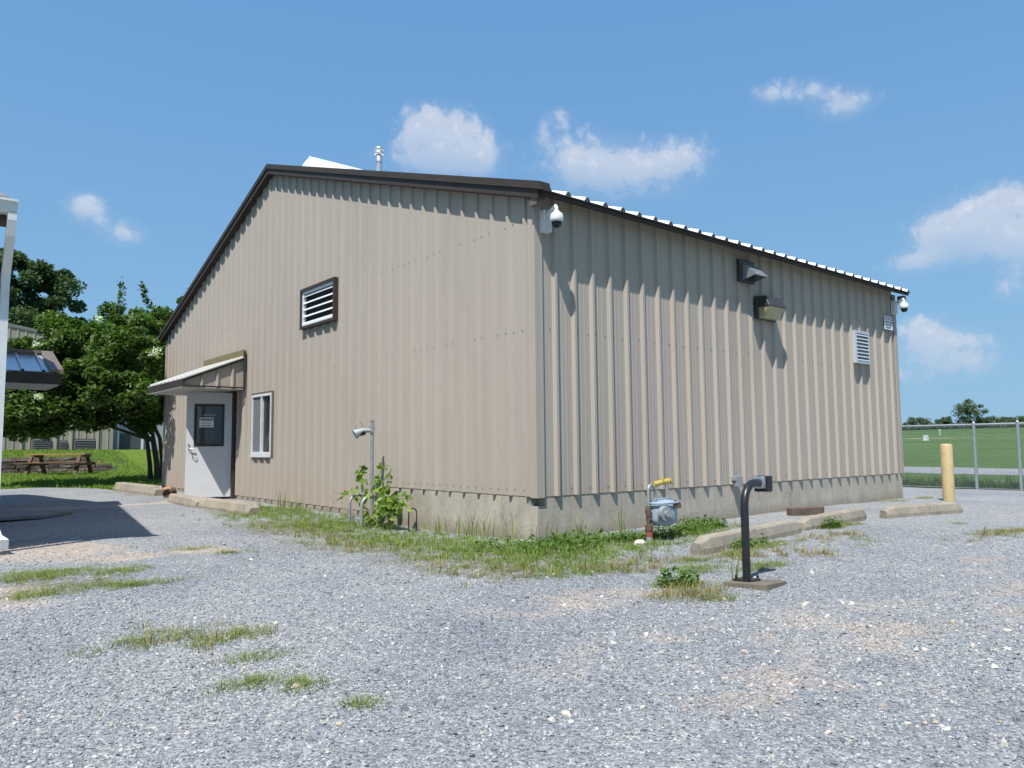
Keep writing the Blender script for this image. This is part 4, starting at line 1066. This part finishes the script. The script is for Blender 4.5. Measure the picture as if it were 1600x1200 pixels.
tag(obj('field_cabinet', f, M['white'], None, (x,y,z), bevel=.02), 'pair of small white cabinets standing out in the green field', 'cabinet')
x, y = (106.8, 36.6); z = G(x, y)
f = MB(); f.tube([(x,y,z-.1),(x,y,z+.55)], .06, 8); f.box(x-.09,y-.09,z+.55,x+.09,y+.09,z+.8)
tag(obj('field_marker', f, M['white'], None, (x,y,z)), 'thin white marker post out in the green field', 'marker post')

# ------------------------------------------------------------------ gravel: loose stones in front
rg = np.random.default_rng(3)
ico = [(-1,1.618,0),(1,1.618,0),(-1,-1.618,0),(1,-1.618,0),(0,-1,1.618),(0,1,1.618),(0,-1,-1.618),(0,1,-1.618),(1.618,0,-1),(1.618,0,1),(-1.618,0,-1),(-1.618,0,1)]
icf = np.array([(0,11,5),(0,5,1),(0,1,7),(0,7,10),(0,10,11),(1,5,9),(5,11,4),(11,10,2),(10,7,6),(7,1,8),(3,9,4),(3,4,2),(3,2,6),(3,6,8),(3,8,9),(4,9,5),(2,4,11),(6,2,10),(8,6,7),(9,8,1)])
ico = np.array([(1,0,.15),(-1,.1,-.1),(.1,1,0),(-.1,-1,.1),(.15,.1,1),(0,-.1,-1)]); icf = np.array([(4,0,2),(4,2,1),(4,1,3),(4,3,0),(5,2,0),(5,1,2),(5,3,1),(5,0,3)])
def stones(n, rmin, rmax, size, fall, th=.74, pale=False):
    u = rg.uniform(size=n); r = np.sqrt(rmin**2 + u*(rmax**2-rmin**2)); keep = rg.uniform(size=n) < np.clip((fall/r)**2.2, 0, 1)
    a = .691 + rg.uniform(-th, th, n)
    x = -5.547 + r*np.sin(a); y = -6.285 + r*np.cos(a)
    keep &= ~((x > -.02) & (y > -.02)) & (y < lot_edge(x)) & ~((x < EX-.05) & (y > WY))
    Q = R_.inverted(); lx = Q[0][0]*x+Q[0][1]*y+Q[0][3]; ly = Q[1][0]*x+Q[1][1]*y+Q[1][3]
    keep &= ~((abs(lx) < .17) & (abs(ly) < .17))
    if pale:   # pale pebbles lie thickest towards the right of the lot
        keep &= rg.uniform(size=n) < np.clip(.35 + .9*(a-.55), .12, 1)
    x, y = x[keep], y[keep]; n = len(x)
    s = size*np.exp(np.clip(rg.normal(0, .36, n), -.8, .75))
    sc = s[:,None]*np.stack([rg.uniform(.75,1.25,n), rg.uniform(.65,1.1,n), rg.uniform(.5,.95,n)], 1)
    v = ico[None]*(1+rg.normal(0,.2,(n,len(ico),1)))*sc[:,None,:]
    th_ = rg.uniform(0, 2*PI, n); tl = rg.normal(0, .35, n)
    c, si = np.cos(tl)[:,None], np.sin(tl)[:,None]
    v = np.stack([v[...,0]*c - v[...,2]*si, v[...,1], v[...,0]*si + v[...,2]*c], -1)
    c, si = np.cos(th_)[:,None], np.sin(th_)[:,None]
    v = np.stack([v[...,0]*c - v[...,1]*si, v[...,0]*si + v[...,1]*c, v[...,2]], -1)
    base = np.stack([x, y, gz(x, y)+.012+sc[:,2]*rg.uniform(-.1,.55,n)], 1)
    return (v + base[:,None,:]).reshape(-1,3), (icf[None] + len(ico)*np.arange(n)[:,None,None]).reshape(-1,3)
Va, Fa = stones(400000, 2.3, 10.5, .0056, 4.4)
Vb, Fb = stones(1500, 2.3, 17, .0115, 5.0)
V = np.concatenate([Va, Vb]); F = np.concatenate([Fa, Fb+len(Va)])
ico = np.array([(-1,1.618,0),(1,1.618,0),(-1,-1.618,0),(1,-1.618,0),(0,-1,1.618),(0,1,1.618),(0,-1,-1.618),(0,1,-1.618),(1.618,0,-1),(1.618,0,1),(-1.618,0,-1),(-1.618,0,1)])/1.902
icf = np.array([(0,11,5),(0,5,1),(0,1,7),(0,7,10),(0,10,11),(1,5,9),(5,11,4),(11,10,2),(10,7,6),(7,1,8),(3,9,4),(3,4,2),(3,2,6),(3,6,8),(3,8,9),(4,9,5),(2,4,11),(6,2,10),(8,6,7),(9,8,1)])
Vp, Fp = stones(1300, 2.3, 9, .0105, 4.2, pale=True)
op = np_mesh('pale_pebbles', Vp, Fp, M['pebble'], kind='stuff'); tag(op, 'pale tan and white pebbles strewn over the grey gravel', 'gravel')
o = np_mesh('loose_gravel', V, F, M['stone'], kind='stuff'); tag(o, 'loose blue grey gravel with some pale stones over the lot', 'gravel')

# ------------------------------------------------------------------ grass and weeds
def blades(cx, cy, n, h, rg, width=.006, lean=.55):
    """bent grass blades: two quads each tapering to a tip"""
    z = gz(cx, cy) + .004
    a = rg.uniform(0, 2*PI, n); hh = h*np.exp(rg.normal(0, .35, n)); ln = hh*lean*rg.uniform(.2, 1.3, n)
    d = np.stack([np.cos(a), np.sin(a)], 1); s = np.stack([-d[:,1], d[:,0]], 1)
    w = width*rg.uniform(.7, 1.4, n)*np.clip(hh/.1, .6, 1.6)
    def pt(f, side, wf):
        xy = np.stack([cx, cy], 1) + d*(ln*f*f)[:,None] + s*(w*wf*side)[:,None]
        return np.concatenate([xy, (z + hh*(f - .18*f*f))[:,None]], 1)
    V = np.stack([pt(0,-1,.5), pt(0,1,.5), pt(.55,1,.42), pt(.55,-1,.42), pt(1,1,.06), pt(1,-1,.06)], 1).reshape(-1,3)
    b = 6*np.arange(n)[:,None]
    F = np.concatenate([b + np.array([[0,1,2,3]]), b + np.array([[3,2,4,5]])], 1).reshape(-1,4)
    return V, F
def scatter(items, rg, clump=.75):
    """items (cx,cy,rx,ry,n); blades gather in tufts"""
    X = []; Y = []
    for cx, cy, rx, ry, n in items:
        nt_ = max(3, n//14)
        nt_ = max(3, int(nt_*.62)); a = rg.uniform(0, 2*PI, nt_); r = np.sqrt(rg.uniform(0, 1, nt_))*np.clip(rg.normal(1.0, .34, nt_), .3, 1.9)
        tx_, ty_ = cx + rx*r*np.cos(a), cy + ry*r*np.sin(a)
        k = rg.integers(0, nt_, n)
        X.append(tx_[k] + rg.normal(0, .035, n)); Y.append(ty_[k] + rg.normal(0, .035, n))
    X = np.concatenate(X); Y = np.concatenate(Y)
    ok = ~((X > -.02) & (Y > -.02) & (X < LR) & (Y < W))
    return X[ok], Y[ok]
def grass(name, items, h, m, label, seed, width=.006, lean=.55):
    rg = np.random.default_rng(seed); X, Y = scatter(items, rg); V, F = blades(X, Y, len(X), h, rg, width, lean)
    o = np_mesh(name, V, F, m, kind='stuff'); return tag(o, label, 'grass')
NEAR = [(-.6,6.4,.55,1.0,3200),(-.9,4.9,.85,.9,5200),(-.55,3.4,.6,1.0,5500),(-1.15,3.2,.7,.9,3600),(-.8,1.7,.7,.9,4200),(-1.35,1.3,.6,.8,1700),(-.7,.4,.6,.7,4200),(-1.2,-.2,.7,.7,2800),
        (-.5,-.55,.6,.5,4500),(-1.2,-1.1,.7,.6,2600),(-.4,-1.2,.7,.5,3600),(-1.25,-1.75,.5,.35,1700),(.25,-.55,.5,.4,3600),(.4,-1.15,.4,.25,1200),(1.0,-.65,.35,.3,1400),(1.6,-.85,.55,.3,2400),(2.2,-.55,.5,.25,1900),(1.25,-1.3,.5,.2,900)]
grass('grass', [(a, b_, c, d, int(e*.74)) for a, b_, c, d, e in NEAR], .050, M['blade'], 'green grass growing along the foundation of the tan building', 41)
grass('dry_grass', [(-1.5,2.6,.5,1.2,700),(-1.6,.8,.5,.9,650),(-1.7,-.5,.45,.8,600),(-1.6,-1.5,.5,.5,900),(-.6,-1.9,.7,.3,900),(-1.3,-3.0,.35,.22,900),(.5,-2.2,.5,.25,700),(1.0,-2.6,.35,.3,500),(2.4,-2.1,.5,.2,600),(3.9,-3.2,.8,.25,700),(-4.2,-1.9,.25,.25,300)], .055, M['blade2'], 'dry straw coloured grass at the edge of the green strip', 42, .005, .9)
LOT = [(-4.6,.95,.22,.28,1500),(-4.35,1.1,.3,.22,900),(-4.0,.75,.35,.2,800),(-4.7,.05,.25,.2,800),(-4.35,.1,.25,.2,700),(-4.05,-.05,.25,.12,700),(-4.4,-1.8,.28,.18,700),(-4.05,-2.05,.25,.14,700),(-4.15,-2.55,.15,.12,260),(-4.3,-2.95,.16,.10,350),(-4.12,-3.1,.12,.1,260),(-4.02,-3.5,.05,.04,140),(-2.9,1.3,.18,.12,300),(-3.1,1.85,.3,.1,300),
       (-1.05,-2.75,.22,.14,900),(-1.25,-3.2,.18,.1,260),(-.35,-2.35,.3,.18,900),(.15,-2.65,.3,.15,800),(.6,-2.1,.3,.12,800),(1.35,-2.0,.45,.12,1300),(3.3,-1.62,.25,.10,900),(3.9,-1.55,.3,.1,500),(4.3,-3.1,.5,.2,600),(.05,-2.05,.2,.12,500),(2.2,-2.5,.3,.2,200),(5.0,-2.4,.1,.1,90),(8.2,-.2,.5,.15,300),(9.4,-.3,.4,.15,400)]
grass('grass_tufts', [(a, b_, c, d, int(e*1.5)) for a, b_, c, d, e in LOT], .034, M['blade3'], 'scattered tufts of grass breaking through the gravel', 43, .0045, 1.25)
rgw = np.random.default_rng(44)
# broad-leaved weeds low on the ground
P_ = []
for cx, cy, rx, ry, n in [(2.2,-.55,.45,.22,500),(1.5,-.8,.5,.25,420),(.2,-.5,.5,.3,420),(-.3,-.7,.5,.4,420),(3.3,-1.63,.2,.08,240),(1.1,-1.95,.3,.1,180),(-1.05,-2.72,.2,.12,240),(-.6,-.3,.5,.4,300),(.75,-.75,.3,.15,260)]:
    a = rgw.uniform(0, 2*PI, n); r = np.sqrt(rgw.uniform(0,1,n)); x = cx+rx*r*np.cos(a); y = cy+ry*r*np.sin(a)
    ok = ~((x > -.03) & (y > -.03)); x, y = x[ok], y[ok]; P_.append(np.stack([x, y, gz(x, y)+.012+rgw.uniform(.01,.13,len(x))*rgw.uniform(.3,1,len(x))], 1))
V, F = leaf_quads(np.concatenate(P_), .028, .5, 1.9, rgw)
o = np_mesh('weeds', V, F, M['weed'], kind='stuff'); tag(o, 'low broad leaved weeds beside the gas meter and wheel stops', 'weeds')
# tall single weeds against the foundation
rgw = np.random.default_rng(46); X = []; Y = []
for cx, cy, n in [(-.12,1.75,12),(-.15,1.25,14),(-.10,1.05,16),(-.15,.75,12),(-.12,.35,10),(.05,-.14,10),(.5,-.18,10),(-.2,5.8,14),(-.15,6.6,12),(-.2,2.0,10),(1.1,-.2,8),(-.66,-2.98,9)]:
    X.append(cx+rgw.normal(0,.05,n)); Y.append(cy+rgw.normal(0,.06,n))
X = np.concatenate(X); Y = np.concatenate(Y); X = np.where((X > -.04) & (Y > -.04), -.06, X)
V, F = blades(X, Y, len(X), .26, rgw, .006, .35); o = np_mesh('tall_grass', V, F, M['blade'], kind='stuff'); tag(o, 'tall thin grass stalks standing against the foundation', 'grass')
# lawn and fence-side tufts
rgl = np.random.default_rng(47)
n = 60000; X = rgl.uniform(-6.5, 2.2, n); Y = rgl.uniform(14.4, 31.5, n)
ok = (Y > lot_edge(X)-.25+rgl.normal(0,.08,n)) & ~((X > -.05) & (Y < 14.7)) & ~((Y > 26.5) & (Y < 27.1) & (X < 1.4)); X, Y = X[ok], Y[ok]
V, F = blades(X, Y, len(X), .06, rgl, .016, .7); o = np_mesh('lawn_grass', V, F, M['lawnb'], kind='stuff'); tag(o, 'bright green lawn grass around the picnic table', 'grass')
n = 16000; X = 13.1 + rgl.gamma(2, .3, n); Y = rgl.uniform(-5, 5, n)
V, F = blades(X, Y, n, .15, rgl, .012, .5); o = np_mesh('fence_grass', V, F, M['weed'], kind='stuff'); tag(o, 'rank green grass along the foot of the chain link fence', 'grass')

# vine shrub around the lamp post
rgv = np.random.default_rng(48); vb = (-.33, 2.85, G(-.33,2.85))
vn = thing('vine_plant', 'bright green broad leaved vine climbing round the lamp post and pipes', 'vine', vb)
stems = [[(-.33,2.85,vb[2]),(-.33,2.95,-.25),(-.32,3.05,.0),(-.30,2.92,.27)],[(-.33,2.85,vb[2]),(-.36,2.75,-.3),(-.30,2.4,-.12),(-.28,2.15,-.10)],[(-.33,2.85,vb[2]),(-.4,3.1,-.3),(-.36,3.6,-.08),(-.34,4.25,-.12)],
         [(-.33,2.85,vb[2]),(-.34,2.9,-.15),(-.30,2.75,.05),(-.26,2.72,.27)],[(-.33,2.85,vb[2]),(-.40,2.8,-.3),(-.42,2.62,-.2),(-.38,2.45,-.15)],[(-.33,2.9,vb[2]),(-.38,3.25,-.2),(-.33,3.42,.15),(-.31,3.45,.20)]]
f = MB(); LP = []
for st_ in stems:
    f.tube(st_, [.009,.007,.005,.003], 6)
    q = [Vector(a) for a in st_]
    for k in range(19):
        t_ = rgv.uniform(.35, 1)*3; i = min(2, int(t_)); LP.append(tuple(q[i].lerp(q[i+1], t_-i) + Vector(rgv.normal(0, .045, 3))))
for k in range(75): LP.append((-.36+rgv.normal(0,.06), 2.58+rgv.normal(0,.22), -.21+rgv.normal(0,.08)))
for k in range(26): LP.append((-.38+rgv.normal(0,.05), 2.9+rgv.normal(0,.2), -.42+rgv.normal(0,.06)))
obj('stems', f, M['vstem'], vn)
LP = np.array(LP); n = len(LP)
# heart-shaped leaves, six corners, folded along the midrib
a = rgv.normal(size=(n,3))*np.array([1,1,.6]) + np.array([-.3,-.2,-.5]); a /= np.linalg.norm(a,axis=1)[:,None]
nn = rgv.normal(size=(n,3))*.6 + np.array([-.5,-.5,.9]); b = np.cross(nn, a); b /= np.linalg.norm(b,axis=1)[:,None]; cc = np.cross(a, b)
s = .078*rgv.uniform(.6,1.35,n)[:,None]
V = np.stack([LP, LP-a*s*.18+b*s*.32+cc*s*.12, LP+a*s*.25+b*s*.5+cc*s*.16, LP+a*s*1.1, LP+a*s*.25-b*s*.5+cc*s*.16, LP-a*s*.18-b*s*.32+cc*s*.12],1).reshape(-1,3)
bI = 6*np.arange(n)[:,None]
F = np.concatenate([bI+np.array([[0,1,2,3]]), bI+np.array([[0,3,4,5]])],1).reshape(-1,4)
np_mesh('leaves', V, F, M['vine'], vn)

# ------------------------------------------------------------------ light and sky
sd = Vector((.48, .293, -1)).normalized()
sl_ = bpy.data.lights.new('sun', 'SUN'); sl_.energy = 4.5; sl_.angle = math.radians(.53); sl_.color = (1, .965, .91)
so = bpy.data.objects.new('sun', sl_); link(so); so.rotation_euler = sd.to_track_quat('-Z', 'Y').to_euler(); so.location = (0, 0, 30)
wd = bpy.data.worlds.new('World'); S.world = wd; wd.use_nodes = True
wd.cycles.sampling_method = 'MANUAL'; wd.cycles.sample_map_resolution = 256
nt = wd.node_tree; bg = nt.nodes['Background']
sky = N(nt, 'ShaderNodeTexSky'); sky.sky_type = 'NISHITA'; sky.sun_disc = False
sky.sun_elevation = math.radians(60.7); sky.sun_rotation = math.radians(238.6)
sky.altitude = 0; sky.air_density = 1.0; sky.dust_density = .3; sky.ozone_density = 3.5
SKY = .15
bg.inputs[1].default_value = SKY
CL = [(0.524, 0.7557, 0.3929, 0.0416, 0.032, 1.0), (0.4939, 0.7752, 0.3939, 0.0223, 0.0258, 0.9), (0.5246, 0.7709, 0.3613, 0.0686, 0.0234, 0.75), (0.5607, 0.7404, 0.3707, 0.026, 0.0295, 0.6), (0.6591, 0.6596, 0.3613, 0.0501, 0.0347, 0.78), (0.7153, 0.6082, 0.3442, 0.0755, 0.0347, 0.82), (0.7439, 0.5651, 0.3569, 0.0331, 0.0203, 0.55), (0.6252, 0.6638, 0.4104, 0.0192, 0.0106, 0.6), (0.6204, 0.6828, 0.3857, 0.0145, 0.0138, 0.4), (0.8304, 0.3992, 0.3888, 0.034, 0.0167, 0.85), (0.8057, 0.4277, 0.4097, 0.0265, 0.0146, 0.52), (0.7844, 0.464, 0.4117, 0.023, 0.0152, 0.6), (0.9219, 0.3025, 0.2421, 0.0518, 0.0294, 1.0), (0.926, 0.2714, 0.2624, 0.0246, 0.0177, 0.9), (0.9131, 0.3326, 0.2357, 0.0266, 0.0186, 0.9), (0.907, 0.3662, 0.2081, 0.0316, 0.0132, 0.75), (0.9422, 0.2579, 0.214, 0.0487, 0.026, 0.85), (0.9469, 0.2739, 0.1682, 0.0245, 0.0181, 0.55), (0.9285, 0.3553, 0.1083, 0.0401, 0.0281, 0.75), (0.9215, 0.3654, 0.1313, 0.021, 0.0149, 0.75), (0.9396, 0.3218, 0.1165, 0.0174, 0.0094, 0.5), (0.9457, 0.3123, 0.0905, 0.0318, 0.018, 0.5), (0.9222, 0.3791, 0.0763, 0.0345, 0.015, 0.4), (0.1606, 0.9484, 0.2735, 0.0198, 0.0159, 1.0), (0.2007, 0.9472, 0.25, 0.0259, 0.0157, 0.78)]
k = 1/(SKY*1.414)
dv = N(nt, 'ShaderNodeTexCoord').outputs['Generated']
def dotn(a, vec):
    n = N(nt, 'ShaderNodeVectorMath', op='DOT_PRODUCT'); L(nt, a, n.inputs[0]); n.inputs[1].default_value = vec; return n.outputs['Value']
nz = noise(nt, dv, 34, 10, .62, .25).outputs[0]; nz2 = noise(nt, dv, 14, 6, .6).outputs[0]
vor = N(nt, 'ShaderNodeTexVoronoi'); vor.feature = 'F1'; vor.inputs['Scale'].default_value = 52; vor.inputs['Detail'].default_value = 2; vor.inputs['Roughness'].default_value = .5
wv_ = N(nt, 'ShaderNodeVectorMath', op='SCALE'); wv_.inputs['Scale'].default_value = .022; L(nt, noise(nt, dv, 55, 3, .6).outputs['Color'], wv_.inputs[0])
wa_ = N(nt, 'ShaderNodeVectorMath', op='ADD'); L(nt, dv, wa_.inputs[0]); L(nt, wv_.outputs[0], wa_.inputs[1]); L(nt, wa_.outputs[0], vor.inputs['Vector'])
puff = mathn(nt, 'SUBTRACT', 1, vor.outputs['Distance'])
tot = None; hgt = None
for x, y, z, ra, rb_, w in CL:
    c = Vector((x, y, z)).normalized(); rt = Vector((c.y, -c.x, 0)).normalized(); up = rt.cross(c)
    u = mathn(nt, 'SUBTRACT', mathn(nt, 'MULTIPLY', dotn(dv, tuple(rt/ra)), 1.0), c.dot(rt)/ra)
    v_ = mathn(nt, 'SUBTRACT', dotn(dv, tuple(up/rb_)), c.dot(up)/rb_)
    r2 = mathn(nt, 'ADD', mathn(nt, 'MULTIPLY', u, u), mathn(nt, 'MULTIPLY', v_, v_))
    fr = mathn(nt, 'GREATER_THAN', dotn(dv, tuple(c)), .5)
    g = mathn(nt, 'MULTIPLY', mathn(nt, 'MULTIPLY', mathn(nt, 'EXPONENT', mathn(nt, 'MULTIPLY', r2, -.85)), w), fr)
    tot = g if tot is None else mathn(nt, 'ADD', tot, g)
    gv = mathn(nt, 'MULTIPLY', g, v_); hgt = gv if hgt is None else mathn(nt, 'ADD', hgt, gv)
den = mathn(nt, 'ADD', mathn(nt, 'MINIMUM', mathn(nt, 'MULTIPLY', tot, 1.22), 1.15), mathn(nt, 'MULTIPLY', mathn(nt, 'SUBTRACT', puff, .55), .62))
den = mathn(nt, 'ADD', den, mathn(nt, 'MULTIPLY', mathn(nt, 'SUBTRACT', nz, .5), .8))
den = mathn(nt, 'ADD', den, mathn(nt, 'MULTIPLY', mathn(nt, 'SUBTRACT', nz2, .5), .35))
rel = mathn(nt, 'DIVIDE', hgt, mathn(nt, 'ADD', tot, .02))      # height within the cloud, about -1 to 1
edge = ramp(nt, den, [(.08, (0,0,0)), (.34, (.38,.38,.38)), (.66, (1,1,1))])
edge = mathn(nt, 'MULTIPLY', edge, ramp(nt, mathn(nt, 'ADD', mathn(nt, 'MULTIPLY', rel, .5), .5), [(.1, (.45,.45,.45)), (.55, (1,1,1))]))
msk = mathn(nt, 'MULTIPLY', edge, ramp(nt, tot, [(.05, (0,0,0)), (.25, (.40,.40,.40)), (.60, (.62,.62,.62)), (.95, (.92,.92,.92))]))
soft = mathn(nt, 'MULTIPLY', ramp(nt, tot, [(.20, (0,0,0)), (.95, (.34,.34,.34))]), ramp(nt, nz, [(.25, (.35,.35,.35)), (.62, (1,1,1))]))
msk = mathn(nt, 'MAXIMUM', msk, soft)
shd = mathn(nt, 'ADD', mathn(nt, 'ADD', mathn(nt, 'MULTIPLY', puff, .5), mathn(nt, 'MULTIPLY', nz, .45)), mathn(nt, 'MULTIPLY', rel, .20))
cc_ = ramp(nt, shd, [(.34, (.55*k*.1,.64*k*.1,.79*k*.1)), (.80, (.80*k*.1,.81*k*.1,.89*k*.1))])
cs = N(nt, 'ShaderNodeVectorMath', op='SCALE'); L(nt, cc_, cs.inputs[0]); cs.inputs['Scale'].default_value = 10
def vm(op, a, b_):
    n = N(nt, 'ShaderNodeVectorMath', op=op); L(nt, a, n.inputs[0])
    if isinstance(b_, tuple): n.inputs[1].default_value = b_
    else: L(nt, b_, n.inputs[1])
    return n.outputs[0]
# soften the sky's own range towards the horizon, as a hazy summer day does
c0 = vm('MULTIPLY', sky.outputs[0], (.1, .1, .1))
skc = vm('MULTIPLY', vm('DIVIDE', vm('MULTIPLY', c0, (.380, .640, .830)), vm('ADD', c0, (.139, .1415, .077))), (k, k, k))
L(nt, mix(nt, msk, skc, cs.outputs[0]), bg.inputs[0])

# ------------------------------------------------------------------ camera
cam = bpy.data.cameras.new('camera'); co = bpy.data.objects.new('camera', cam); link(co)
cam.sensor_fit = 'HORIZONTAL'; cam.sensor_width = 36; cam.lens = 1176.396*36/1600
cam.clip_start = .05; cam.clip_end = 4000
yaw, pit, rol = .6908, .0827, -.0089
fw = Vector((math.sin(yaw)*math.cos(pit), math.cos(yaw)*math.cos(pit), math.sin(pit)))
r0 = Vector((math.cos(yaw), -math.sin(yaw), 0)); u0 = r0.cross(fw)
r1 = r0*math.cos(rol) + u0*math.sin(rol); u1 = -r0*math.sin(rol) + u0*math.cos(rol)
mw = Matrix((( r1.x, u1.x, -fw.x, -5.5467), (r1.y, u1.y, -fw.y, -6.285), (r1.z, u1.z, -fw.z, .5587), (0,0,0,1)))
co.matrix_world = mw
S.camera = co
S.render.engine = 'CYCLES'
S.view_settings.view_transform = 'Standard'; S.view_settings.look = 'None'; S.view_settings.exposure = .5; S.view_settings.gamma = 1
S.cycles.max_bounces = 8; S.cycles.transparent_max_bounces = 12; S.cycles.use_denoising = True
